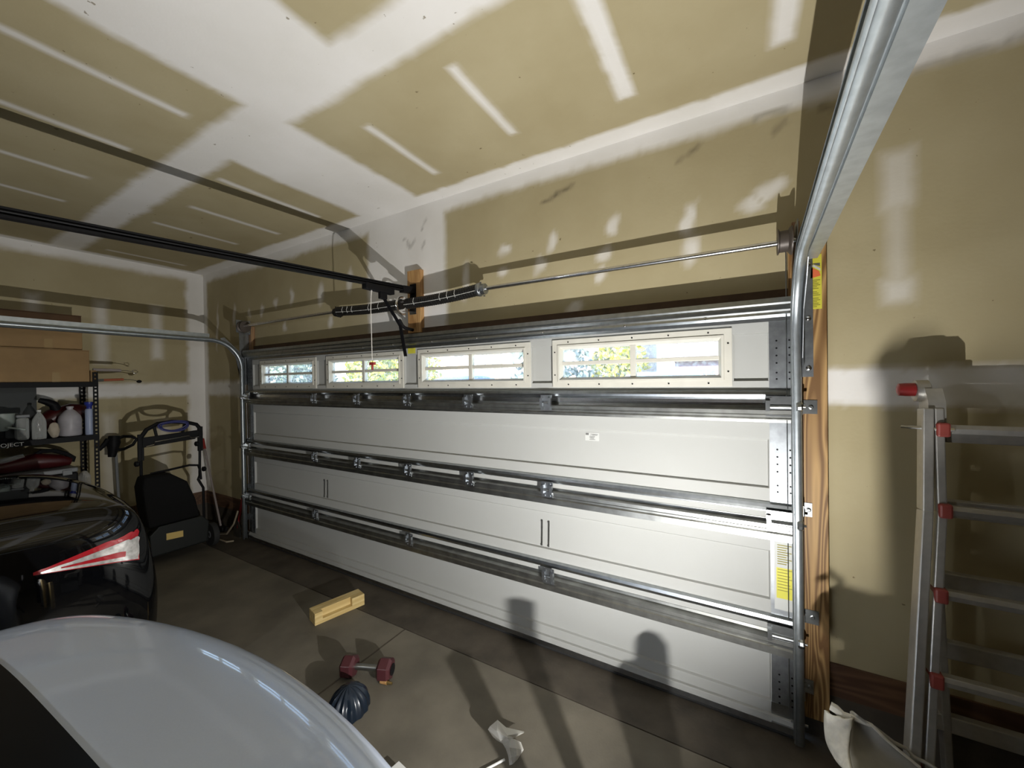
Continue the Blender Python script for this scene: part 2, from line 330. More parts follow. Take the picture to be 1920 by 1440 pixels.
def front_mask(X, Z):
    mud = [(1.87, 2.73, .3, ZC, .05, 1), (XL, XR, 2.99, 3.2, .05, 1), (XL-.1, XL+.10, 0, ZC, .05, 1), (XL, 0, 1.58, 1.74, .05, .9), (4.9, XR, 1.57, 1.735, .03, 1),
           (5.19,5.29,2.42,2.67,.05,.55),(5.205,5.27,2.1,2.45,.05,.40),(5.19,5.285,2.02,2.12,.05,.6), (5.7,5.8,1.9,2.7,.05,.5)]
    dabs = [(2.93,2.45,.04,.16),(3.25,2.60,.055,.05),(3.24,2.46,.05,.035),(3.60,2.58,.03,.07),(3.52,2.46,.045,.07),(4.0,2.6,.045,.07),(3.94,2.44,.05,.05),(3.92,2.33,.03,.05),
            (4.42,2.56,.045,.10),(4.41,2.38,.04,.10),(4.77,2.62,.075,.045),(4.70,2.56,.07,.05),(3.75,2.14,.05,.05),
            (.72,2.60,.04,.1),(1.2,2.56,.055,.12),(.42,2.55,.05,.07),(.15,2.5,.04,.08),(-.1,2.5,.03,.08),(1.34,2.28,.04,.07),(.6,2.3,.035,.07),(1.62,2.62,.05,.12),(-.45,2.5,.035,.15),(-.85,2.4,.03,.3)]
    n = vnoise(X, Z, 14, 5)*.05
    o = mudmask(X, Z, mud, seed=9)
    for x, z, a, b in dabs: 
        d = 1-np.sqrt(((X-x+n+.25*(Z-z)*-.3)/a)**2+((Z-z+n)/b)**2); o = np.maximum(o, .75*np.clip(d*1.6+.15, 0, 1))
    return o
OPX0, OPX1, OPZ = .03, DW-.03, 2.125
us = np.unique(np.concatenate([axis(XL, XR, XL, 5.7, .02), [OPX0, OPX1]])); vs = np.unique(np.concatenate([np.arange(.36, ZC, .02), [OPZ, ZC]]))
panel('wall_front', us, vs, lambda u, v: (u, YF, v), front_mask, lambda u, v: OPX0 < u < OPX1 and v < OPZ,
      dirt=[(3.56,2.865,3.66,2.885,.022,.8),(3.64,2.89,3.74,2.905,.02,.7),(4.37,2.885,4.46,2.93,.02,.6),(2.30,2.87,2.38,2.79,.018,.5),(2.38,2.79,2.44,2.85,.018,.5),(2.49,2.74,2.52,2.79,.016,.6),(2.5,2.9,2.54,2.97,.016,.5),(4.74,3.0,4.84,2.99,.03,.5),(4.80,2.9,4.83,2.92,.025,.5),(4.98,2.95,5.04,2.94,.02,.5),(5.3,3.0,5.7,3.0,.03,.35)])
def left_mask(Y, Z):
    mud = [(YB, .08, 2.99, 3.2, .06, 1), (-.09, .2, .3, ZC, .05, 1), (YB, .08, 1.585, 1.735, .04, 1)]
    mud += [(y-.045, y+.045, z0, z1, .06, .7) for y, z0, z1 in [(-.84,1.95,2.62),(-.385,2.02,2.62),(-1.3,1.9,2.6)]]
    mud += [(y-.05, y+.05, z0, z1, .07, .45) for y, z0, z1 in [(-.8,.5,1.4),(-.35,.6,1.3)]]
    return mudmask(Y, Z, mud, seed=21)
panel('wall_left', axis(YB, YF, -2.2, YF, .02), np.concatenate([np.arange(.36, ZC, .02), [ZC]]), lambda u, v: (XL, u, v), left_mask)
plain = lambda U, V: mudmask(U, V, [(-9, 9, 1.58, 1.74, .04, 1), (-9, 9, 3.0, 3.2, .05, 1)], seed=31)
panel('wall_right', np.arange(YB, YF+.1, .42), np.arange(0, ZC+.2, .3436), lambda u, v: (XR, min(u, YF), min(v, ZC)), plain, material='osb')
panel('wall_back', np.arange(XL, XR+.01, .3), np.arange(0, ZC+.2, .3436), lambda u, v: (u, YB, min(v, ZC)), plain, material='osb')
struct('floor', MB().box(XL, XR, YB, -.30, -.12, 0), M['concrete'])
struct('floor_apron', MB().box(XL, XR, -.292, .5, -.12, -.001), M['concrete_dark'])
struct('floor_joint', MB().box(2.635, 2.645, -3, -.301, -.01, .0012), M['concrete_dark'])
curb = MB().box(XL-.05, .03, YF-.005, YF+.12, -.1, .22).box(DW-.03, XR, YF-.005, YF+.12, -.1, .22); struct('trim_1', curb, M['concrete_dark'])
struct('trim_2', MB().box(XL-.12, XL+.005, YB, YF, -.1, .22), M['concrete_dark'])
struct('baseboard_front', MB().box(XL, OPX0, YF-.012, YF+.06, .22, .37).box(DW+.114, XR, YF-.012, YF+.06, .22, .37).box(OPX1, DW+.114, YF, YF+.06, .22, .37), M['sill'], at=(0,0,0))
struct('baseboard_left', MB().box(XL-.06, XL+.012, YB, YF-.012, .22, .37), M['sill'], at=(0,0,0))
# jambs of the door opening
struct('trim_3', MB().box(OPX0-.005, OPX1+.005, YF-.026, YF+.14, 2.03, OPZ-.001).box(OPX0-.045, OPX0, YF+.002, YF+.14, 0, OPZ).box(OPX1, OPX1+.045, YF+.002, YF+.14, 0, OPZ), M['shaded_jamb'], at=(0,0,0))  # shade in the gap above the door painted into the wood colour
jr = build('jamb_board', MB().box(DW-.03, 4.99, .038, YF-.001, .10, 2.34), M['pine'], bevel=.002, at=(DW,.06,0)); tag(jr, 'broad knotty pine board standing upright to the right of the garage door', 'board')
je = build('jamb_board', MB().box(DW-.018, DW+.012, .005, .0375, 0, 2.42), M['jamb'], bevel=.002, at=(DW,.02,0)); tag(je, 'narrow dark wooden strip between the door edge and right track', 'board')
jl = build('jamb_board', MB().box(-.12, .012, .038, YF-.001, .05, 2.34), M['jamb'], bevel=.002, at=(0,.06,0)); tag(jl, 'shadowed brown board upright to the left of the garage door', 'board')
hb = thing('header_board', 'short pine board fixed upright on wall above door centre', 'board', (2.44,.06,2.09))
build('board', MB().box(2.375, 2.51, .036, YF-.001, 2.09, 2.58), M['pine_x'], hb, bevel=.003)

# ------------------------------------------------------------------ garage door
gd = thing('garage_door', 'wide white sectional garage door with four windows along its top section', 'garage door', (DW/2, .02, 0))
ZJ = [0.02, .4906, 1.0255, 1.5603, 2.075]
FY = 0.0; RY = .017; BY = .047
WINC = [.7525, 1.8775, 3.0025, 4.1275]
for i in range(4):
    z0, z1 = ZJ[i]+.002, ZJ[i+1]-.002; mb = MB()
    if i < 3:
        lo_z = z0+.143 if i else .145; hi_z = z1-.152 if i else .375
        x0, x1 = .115, DW-.115
        # recessed centre panel with sloping ledges
        outer = [(0,z0),(DW,z0),(DW,z1),(0,z1)]; a = [(x0,lo_z),(x1,lo_z),(x1,hi_z),(x0,hi_z)]; b = [(x0+.004,lo_z+.004),(x1-.004,lo_z+.004),(x1-.004,hi_z-.009),(x0+.004,hi_z-.009)]
        vs_ = [(x,FY,z) for x,z in outer]+[(x,FY,z) for x,z in a]+[(x,RY,z) for x,z in b]+[(x,BY,z) for x,z in outer]
        fs_ = [(k,(k+1)%4,4+(k+1)%4,4+k) for k in range(4)]+[(4+k,4+(k+1)%4,8+(k+1)%4,8+k) for k in range(4)]+[(8,9,10,11),(15,14,13,12)]+[(k,12+k,12+(k+1)%4,(k+1)%4) for k in range(4)]
        mb.add(vs_, fs_)
    else:
        lo_z, hi_z = 1.69, 1.905
        mb.box(0, DW, FY, BY, z0, 1.685).box(0, DW, FY, BY, 1.915, z1)
        xs = [0]+[v for c in WINC for v in (c-.44, c+.44)]+[DW]
        for k in range(0, len(xs), 2):
            xa, xb = xs[k], xs[k+1]
            mb.box(xa, xb, RY, BY, 1.685, 1.915)
            for e in (xa-.001, xb+.001):
                pass
            pa, pb = (xa if k else xa+.0, xa+.052 if k else xa+.115), (xb-.052 if k < 8 else xb-.115, xb)
            mb.box(*pa, FY, RY+.001, 1.685, 1.915); mb.box(*pb, FY, RY+.001, 1.685, 1.915)
    sec = build('section', mb, M['door_white'], gd, bevel=.0015)
    # end stiles of galvanized sheet
    for sx in (0, 1):
        xa, xb = (0.002, .112) if sx == 0 else (DW-.112, DW-.002)
        st = build('end_stile', MB().box(xa, xb, -.0035, .002, z0+.001, z1-.001).box(xa if sx == 0 else xb-.003, xa+.003 if sx == 0 else xb, -.0035, .046, z0, z1), M['galv_dull'], sec)
        hol = MB()
        for zz in [z1-.20-.035*q for q in range(4)]+[z0+.13+.03*q for q in range(2)]:
            for xx in (xa+.03, xb-.03): hol.lathe([(.0042,0),(.0042,-.0012)], (xx,-.0036,zz), 'y', 8)
        hl = build('punched_hole', hol, M['black_plastic'], st); hl['kind'] = 'stuff'
# struts: a hat profile extruded along x
def strut(prof, mat_, name, x0=.01, x1=DW-.01, parent=gd):
    mb = MB(); mb.rings([[(x, y, z) for y, z in prof] for x in (x0, x1)], False, False)
    o = build(name, mb, mat_, parent, solid=.0016); return o
def hat(zt, h=.105, d=.05):          # flange on top, web out, ribbed face, web back, flange
    e = zt-h
    return [(-.004,zt),(-.006,zt-.014),(-d,zt-.018),(-d,zt-.035),(-d+.008,zt-.042),(-d+.008,zt-.052),(-d,zt-.059),(-d,e+.016),(-.008,e+.012),(-.004,e)]
def lip(zb, h=.048, d=.022): return [(-.003,zb+h),(-d,zb+h-.006),(-d-.003,zb+h*.55),(-d,zb+.014),(-.004,zb+.008),(-.003,zb)]
for i, z in enumerate(ZJ[1:4]):
    strut(hat(z+.004, .105 if i < 2 else .078), M['steel_dark'], 'strut')
    strut(lip(z+.032), M['galv'], 'bottom_lip')
    build('joint_rail', MB().box(.01, DW-.01, -.006, -.0005, z+.006, z+.034), M['bright' if i == 2 else 'door_white'], gd, bevel=.001)
ts = strut([(-.004,2.075),(-.05,2.068),(-.053,2.045),(-.047,2.037),(-.053,2.029),(-.053,2.012),(-.047,2.004),(-.05,1.992),(-.006,1.984),(-.004,1.966)], M['galv'], 'top_strut')
cl = MB()
for x in (.35,.75,1.1,1.5,1.95,2.3,2.7,3.1,3.6,4.1,4.5): cl.lathe([(.006,0),(.006,-.004),(.003,-.006)], (x,-.052,1.995), 'y', 8)
c_ = build('strut_bolt', cl, M['bright'], ts); c_['kind'] = 'stuff'
# hinges
def hinge_mb(w=.075):
    mb = MB().box(-w/2, w/2, -.004, 0, .006, .05).box(-w/2, w/2, -.004, 0, -.045, -.008)
    mb.tube([(-w/2,-.008,0),(w/2,-.008,0)], .0075, 8).box(-w/2, -w/2+.018, -.02, -.002, -.02, .03).box(w/2-.018, w/2, -.02, -.002, -.02, .03)
    for x in (-w/2+.02, w/2-.02):
        for z in (.038, -.034): mb.lathe([(.006,0),(.006,-.004)], (x,-.004,z), 'y', 6)
    return mb
proto = None
for z, xs in ((ZJ[3]+.002, [1.264,1.857,2.44,3.023,3.616]), (ZJ[2]+.002, [1.264,1.857,2.44,3.023,3.616]), (ZJ[1]+.002, [1.264,2.44,3.616])):
    for x in xs:
        if proto is None: proto = build('hinge', hinge_mb(), M['galv_dull'], gd, at=(x,-.05,z)); px = Vector((x,-.05,z))
        else: dup(proto, Vector((x,-.05,z))-px)
rh = None
for z in ZJ[1:4]:
    for s, x in ((-1, .06), (1, DW-.065)):
        mb = hinge_mb(.13); mb.tube([(s*.05,-.02,.004),(s*.085,-.02,.004)], .006, 8); mb.lathe([(.020,-.012),(.023,-.006),(.023,.006),(.020,.012)], (s*.062+.0,-.02,.004), 'x', 10)
        build('roller_hinge', mb, M['galv'], gd, at=(x,-.042,z+.002))
# windows in the top section
def window(cx):
    ho, vo, hi_, vi = .485, .145, .432, .0985
    fr = MB()
    zc = 1.803
    def ring(a, b, y0, y1, y0b=None):
        (hx, hz), (gx, gz) = a, b
        P = [(cx-hx,zc-hz),(cx+hx,zc-hz),(cx+hx,zc+hz),(cx-hx,zc+hz)]; Q = [(cx-gx,zc-gz),(cx+gx,zc-gz),(cx+gx,zc+gz),(cx-gx,zc+gz)]
        V = [(x,y0,z) for x,z in P]+[(x,y0b if y0b is not None else y0,z) for x,z in Q]+[(x,y1,z) for x,z in Q]+[(x,y1,z) for x,z in P]
        F = []
        for k in range(4):
            j = (k+1)%4; F += [(k,j,4+j,4+k),(4+k,4+j,8+j,8+k),(8+k,8+j,12+j,12+k),(12+k,12+j,j,k)]
        fr.add(V, F)
    ring((ho,vo),(.45,.112),-.010,.004); ring((.45,.112),(.437,.100),-.016,.004); ring((.437,.100),(.424,.086),-.010,.040,.012)
    w = build('window', fr, M['frame'], gd, bevel=.0012)
    mu = MB().box(cx-.016, cx+.016, .004, .038, zc-.09, zc+.09).box(cx-.43, cx+.43, .0065, .0365, zc-.0115, zc+.0115)
    build('muntin', mu, M['frame'], w, bevel=.003)
    scr = MB()
    for dx in (-.38,-.19,0,.19,.38):
        for dz in (-.128,.128): scr.lathe([(.0045,0),(.0045,-.002)], (cx+dx,-.0102,zc+dz), 'y', 7)
    for dz in (-.07,.07):
        for dx in (-.468,.468): scr.lathe([(.0045,0),(.0045,-.002)], (cx+dx,-.0102,zc+dz), 'y', 7)
    s_ = build('trim_screw', scr, M['black_plastic'], w); s_['kind'] = 'stuff'
    for sx in (-1, 1):
        for sz in (-1, 1):
            xa, xb = sorted((cx+sx*.013, cx+sx*.425)); za, zb = sorted((zc+sz*.007, zc+sz*.088))
            build('pane', MB().box(xa, xb, .020, .023, za, zb), M['glass'], w)
for c in WINC: window(c)
# brackets, handles slots, stickers on the door
for xh in (1.30, 3.54):
    for k in (0, 1):
        x = xh+k*.048; sl = MB().bar((x,-.001+RY,.645+.0), (x+.004,-.001+RY,.80+.012), .011, .004, (0,1,0)); 
        sl.lathe([(.007,0),(.007,-.003)], (x,RY-.003,.652), 'y', 8).lathe([(.007,0),(.007,-.003)], (x+.004,RY-.003,.803), 'y', 8)
        build('slide_bolt_slot', sl, M['steel_dark'], gd)
lb = build('maker_sticker', MB().box(3.84, 3.925, RY-.0014, RY, 1.338, 1.385), M['paper'], gd)
ink = MB().box(3.843,3.862,RY-.0022,RY-.001,1.371,1.383)
for z, a, b in ((1.377,3.872,3.918),(1.372,3.885,3.915),(1.365,3.868,3.90),(1.359,3.866,3.898),(1.353,3.870,3.894),(1.346,3.866,3.902)): ink.box(a,b,RY-.0022,RY-.001,z-.0012,z+.0012)
i_ = build('print', ink, M['ink_grey'], lb)
ys = build('yellow_sticker', MB().box(2.408, 2.486, -.0016, 0, 1.925, 1.982), M['yellow'], gd); ys['label'] = 'small yellow sticker'
cs = build('caution_sticker', MB().box(DW-.098, DW-.014, -.0052, -.0036, .60, .92), M['paper'], gd); cs['label'] = 'white and yellow caution sticker'
build('yellow_field', MB().box(DW-.090, DW-.020, -.0060, -.0050, .655, .80), M['yellow'], cs)
ck = MB()
for q in range(9): ck.box(DW-.086, DW-.03-.02*((q*7)%3)/2, -.0066, -.0058, .905-.011*q, .909-.011*q)
for q in range(8): ck.box(DW-.086, DW-.026-.02*((q*5)%3)/2, -.0066, -.0058, .79-.014*q, .7935-.014*q)
build('print', ck, M['ink_olive'], cs)
build('bottom_retainer', MB().box(.004, DW-.004, -.020, .002, .056, .092), M['door_white'], gd, bevel=.003); build('seal_holder', MB().box(.004, DW-.004, -.013, .002, .024, .055), M['galv'], gd, bevel=.001)
mbs = MB(); mbs.tube([(.002,.006,.016),(DW-.002,.006,.016)], .017, 10); build('rubber_seal', mbs, M['rubber'], gd, smooth=True)
for s, x in ((-1,.06),(1,DW-.06)):
    b_ = MB().box(x-.055, x+.055, -.03, -.004, .065, .068).box(x-.055, x+.055, -.0065, -.004, .066, .15); b_.tube([(x+s*.02,-.022,.10),(x+s*.085,-.022,.10)], .006, 8)
    build('bottom_bracket', b_, M['galv'], gd)

# ------------------------------------------------------------------ tracks
def toe(y): return .035*max(0, -.2-y)
def make_track(xc, s, label):                     # s = +1 right, -1 left (outer side)
    t = thing('door_track', label, 'track', (xc, -.05, 0))
    R, zv, y0, zh = (.32, 1.89, -.05, 2.21) if s > 0 else (.29, 1.87, -.05, 2.16)
    path = [((y0, z), (-1,0)) for z in (.03, .6, 1.2, zv)]
    for k in range(1, 13):
        a = PI/2*k/12; path.append(((y0-R+R*math.cos(a), zv+R*math.sin(a)), (-math.cos(a), -math.sin(a))))
    for y in (-.8, -1.6, -2.6, -3.6): path.append(((y, zh), (0,-1)))
    prof = [(-.014,.020),(-.020,.012)]+[(.019*math.cos(a)+.0, .020*math.sin(a)) for a in np.linspace(2.2, -2.2, 12)]+[(-.020,-.012),(-.014,-.020)]
    R_ = []
    for (y, z), (ny, nz) in path: R_.append([(xc+s*(u-toe(y)), y+ny*w, z+nz*w) for u, w in prof])
    build('rail', MB().rings(R_, False, False), M['track'], t, smooth=True, solid=.002)
    an = MB()
    pts = [(0, 0), (-.10 if s > 0 else -.34, zh+.015), (-.35, zh+.015), (-1.5, zh+.015), (-3.6, zh+.015)]
    xo = xc+s*.029
    an.rings([[(xo-s*d+s*a, y, z+b) for a, b in ((0,.05),(0,-.012),(.044,-.012),(.044,-.010),(.002,-.010),(.002,.05))] for y, z in pts[1:] for d in (toe(y),)])
    an.rings([[(xc+s*(.014-d), y, z+.002), (xc+s*(.031-d), y, z+.002), (xc+s*(.031-d), y, z+.05), (xc+s*(.014-d), y, z+.05)] for y, z in pts[1:] for d in (toe(y),)])
    build('angle_iron', an, M['track'], t)
    # flag bracket that carries the curve, and the wall angle
    fl = MB().prism([(-.05,1.70),(-.05,2.05),(-.20,2.20),(-.24,2.19),(-.20,2.12),(-.10,2.0),(-.03,1.70)] , lambda y, z: (xc+s*.022, y, z), lambda y, z: (xc+s*.025, y, z))
    fl.prism([(-.05,1.70),(.036,1.70),(.036,2.30),(-.06,2.30)], lambda y, z: (xc+s*.0255, y, z), lambda y, z: (xc+s*.0285, y, z))
    fl.box(*sorted((xc+s*.0255, xc+s*.073)), .0345, .0375, 1.70, 2.30)
    f_ = build('flag_bracket', fl, M['galv_dull'], t)
    bo = MB()
    for z in (1.74, 1.97, 2.22): bo.lathe([(.012,0),(.012,-.002),(.007,-.003),(.007,-.010),(.004,-.011)], (xc+s*.055, .0345, z), 'y', 8)
    build('bolt', bo, M['bright'], f_)['kind'] = 'stuff'
    jb = None
    for z in (1.56, 1.08, .58, .25):
        w = .058 if z in (1.56, .58) else .036
        mb = MB().box(*sorted((s*.024, s*(.028+w))), .084, .0865, -.032, .032).box(*sorted((s*.022, s*.0255)), .02, .0865, -.032, .032)
        mb.lathe([(.010,0),(.010,-.003),(.006,-.004),(.006,-.009)], (s*(.030+w*.55), .084, 0), 'y', 8).lathe([(.008,0),(.008,-.003)], (s*.034, .084, .008), 'y', 8)
        build('jamb_bracket', mb, M['galv'], t, at=(xc, -.05, z))
    ca = MB(); ca.tube([(xc-s*.034, -.018, .12), (xc-s*.034, -.030, 2.30)], .0022, 6); build('lift_cable', ca, M['galv'], t)
    sp = MB(); sp.box(xc-.0, xc+.02*s if s > 0 else xc, -3.2, -3.17, 2.3, 3.085) if s > 0 else sp.box(xc-.02, xc, -3.2, -3.17, 2.3, 3.085); build('hanger_strap', sp, M['galv'], t)
    return t
make_track(4.866, 1, 'galvanized track rising by the pine board and running back overhead, at right')
make_track(-.012, -1, 'pale track curving from the left door edge back above the cardboard boxes')

# ------------------------------------------------------------------ torsion shaft and springs
tsn = thing('torsion_shaft', 'steel torsion shaft with black springs and end drums above the garage door', 'spring shaft', (2.44, -.045, 2.32))
TY, TZ = -.045, 2.322
build('shaft', MB().tube([(-.03,TY,TZ+.012),(4.90,TY,TZ-.004)], .0135, 12), M['bright'], tsn, smooth=True)
def spring(xa, xb, za, zb):
    mb = MB(); N = int(abs(xb-xa)/.0105); prof = []
    P = []; rr = []
    for k in range(N+1):
        t = k/N; x = xa+(xb-xa)*t; z = za+(zb-za)*t - .028*math.sin(PI*t)*.35
        P.append((x, TY, z)); rr.append(.041 if k % 2 else .0385)
    mb.tube(P, rr, 14)
    return build('spring', mb, M['spring'], tsn)
for xa, xb in ((1.64, 2.40), (2.45, 3.13)):
    zA = TZ+.006 if xa < 2 else TZ-.020; zB = TZ-.016 if xa < 2 else TZ+.002
    sp = spring(xa, xb, zA, zB)
    ln = MB(); ln.tube([(xa+(xb-xa)*t, TY-.041, zA+(zB-zA)*t-.014-.0098*math.sin(PI*t)) for t in np.linspace(.01,.99,14)], .0018, 5)
    for t in (.12,.2,.28,.55,.70,.84) if xa < 2 else (.15,.52,.62,.72):
        x = xa+(xb-xa)*t; z = zA+(zB-zA)*t-.0098*math.sin(PI*t); ln.tube([(x-.004,TY-.030,z+.030),(x,TY-.043,z),(x+.006,TY-.036,z-.024)], .0015, 5)
    build('paint_mark', ln, M['white_paint'], sp)
for x, s in ((1.62,1),(3.145,-1)):
    mb = MB().lathe([(.018,-.03),(.046,-.026),(.046,-.010),(.036,.0),(.036,.03),(.02,.032)] if s < 0 else [(.02,-.032),(.036,-.03),(.036,0),(.046,.010),(.046,.026),(.018,.03)], (x,TY,TZ), 'x', 14)
    for a in range(4): mb.lathe([(.005,0),(.005,.010)], (x+(-s)*.018*0, TY+.046*math.cos(a*PI/2+.5), TZ+.046*math.sin(a*PI/2+.5)), 'x', 6)
    build('winding_cone', mb, M['galv_dull'] if s < 0 else M['spring'], tsn, smooth=True)
cb = MB(); cb.tube([(2.40+.02*math.cos(a)*0+ .0, TY-.062*math.cos(a), TZ-.03+.066*math.sin(a)) for a in np.linspace(-2.0,1.7,14)], .0085, 8)
cb.bar((2.40,.034,TZ-.065),(2.47,.034,TZ-.065),.004,.05,(0,0,1)).bar((2.41,.03,TZ-.07),(2.41,-.04,TZ-.072),.03,.004)
build('centre_bracket', cb, M['bright'], tsn, smooth=True)
for x, s in ((.045,-1),(4.825,1)):
    build('cable_drum', MB().lathe([(.02,-.028),(.058,-.026),(.058,-.022),(.048,-.018),(.048,.014),(.056,.018),(.064,.024),(.064,.030),(.02,.032)] if s > 0 else [(.02,-.032),(.064,-.030),(.064,-.024),(.056,-.018),(.048,-.014),(.048,.018),(.058,.022),(.058,.026),(.02,.028)], (x,TY,TZ), 'x', 20), M['drum'], tsn, smooth=True)
    xb = x+s*.045
    build('end_bearing_plate', MB().box(xb-.002, xb+.002, -.105, .034, TZ-.06, TZ+.075).box(*sorted((xb, xb+s*.04)), .034, .0375, TZ-.07, TZ+.08), M['galv_dull'], tsn)

# ------------------------------------------------------------------ opener rail and trolley
op = thing('garage_door_opener', 'black opener rail on the ceiling side running back from the header board', 'opener', (2.44, -1.3, 2.3))
r0, r1 = (2.44, .030, 2.437), (2.44, -3.0, 2.262)
def on_rail(y): t = (y-r0[1])/(r1[1]-r0[1]); return Vector((2.44, y, r0[2]+(r1[2]-r0[2])*t))
mb = MB().bar(r0, r1, .030, .008); mb.bar(Vector(r0)-Vector((0,0,.030)), Vector(r1)-Vector((0,0,.030)), .036, .010).bar(Vector(r0)-Vector((0,0,.014)), Vector(r1)-Vector((0,0,.014)), .010, .034)
build('rail', mb, M['black_metal'], op)
c = MB(); c.tube([Vector((2.452,.0,2.423)), Vector((2.452,-2.95,2.252))], .004, 6); build('drive_chain', c, M['black_metal'], op)
build('header_bracket', MB().box(2.41,2.47,.026,.0355,2.36,2.47).bar((2.44,.03,2.42),(2.44,-.09,2.408),.05,.05), M['black_metal'], op, bevel=.002)
ty = -.27; p = on_rail(ty)
tr = build('trolley', MB().box(2.415,2.465,ty-.16,ty+.09,p.z-.075,p.z-.032).box(2.425,2.455,ty-.03,ty+.03,p.z-.12,p.z-.07), M['black_plastic'], op, bevel=.004)
arm = MB().bar((2.44,ty-.0,p.z-.10),(2.44,-.10,2.12),.006,.030,(1,0,0)).bar((2.444,-.115,2.15),(2.444,-.062,1.90),.006,.030,(1,0,0))
build('door_arm', arm, M['black_metal'], op)
ca = MB(); ca.tube([(2.452,-.13,2.17),(2.452,-.10,2.13),(2.452,-.07,2.115),(2.452,-.02,2.11),(2.452,.01,2.108)], .013, 8); build('curved_arm', ca, M['black_metal'], op, smooth=True)
rc = MB(); rc.tube([(2.44,ty-.10,p.z-.06),(2.437,ty-.105,p.z-.2),(2.438,ty-.10,1.84)], .0028, 6); rc.tube([(2.433,ty-.085,p.z-.06),(2.437,ty-.105,p.z-.14)], .0022, 5)
cdp = build('release_cord', rc, M['cord'], op)
hh = MB(); hh.bar((2.415,ty-.10,1.835),(2.463,ty-.10,1.835),.022,.020).bar((2.438,ty-.10,1.83),(2.438,ty-.10,1.79),.012,.014); build('red_handle', hh, M['red'], cdp, bevel=.004)
build('motor_unit', MB().box(2.28,2.60,-3.42,-2.98,2.16,2.34), M['grey_plastic'], op, bevel=.03)
build('hanger_strap', MB().box(2.30,2.33,-3.2,-3.17,2.34,3.088).box(2.55,2.58,-3.2,-3.17,2.34,3.088), M['galv'], op)

mbulb = mat('fill_bulb_glow', (.9,.9,.9), .4); mbulb.node_tree.nodes['Principled BSDF'].inputs['Emission Color'].default_value = (.93,.97,1,1); mbulb.node_tree.nodes['Principled BSDF'].inputs['Emission Strength'].default_value = 6
g = MB(); g.sphere((2.44,-3.22,2.115), (.027,.027,.030)); g.lathe([(.014,0),(.014,.03)], (2.44,-3.22,2.138), 'z', 10); build('fill_bulb', g, mbulb, op, smooth=True)  # glowing bulb added out of view to go with the fill lamp
# ------------------------------------------------------------------ warning tag on the jamb
wt = thing('warning_label', 'yellow warning tag with an orange picture on the pine board', 'label', (4.955,.037,2.0))
build('card', MB().box(4.928, 4.972, .0355, .0372, 2.012, 2.262), M['yellow'], wt)
build('picture', MB().prism([(4.931,2.155),(4.968,2.163),(4.962,2.185),(4.934,2.205)], lambda x,z: (x,.0345,z), lambda x,z: (x,.0356,z)), M['orange'], wt)
build('pale_stripe', MB().prism([(4.936,2.212),(4.967,2.186),(4.967,2.197),(4.944,2.216)], lambda x,z: (x,.0343,z), lambda x,z: (x,.0356,z)), M['paper'], wt)
build('black_triangle', MB().prism([(4.936,2.222),(4.966,2.206),(4.966,2.222)], lambda x,z: (x,.0345,z), lambda x,z: (x,.0356,z)), M['ink'], wt)
tx = MB()
for q in range(17):
    if q in (6, 10): continue
    tx.box(4.932, 4.966-.012*((q*5) % 3)/2, .0346, .0356, 2.143-.0076*q, 2.146-.0076*q)
build('print', tx, M['ink_olive'], wt)

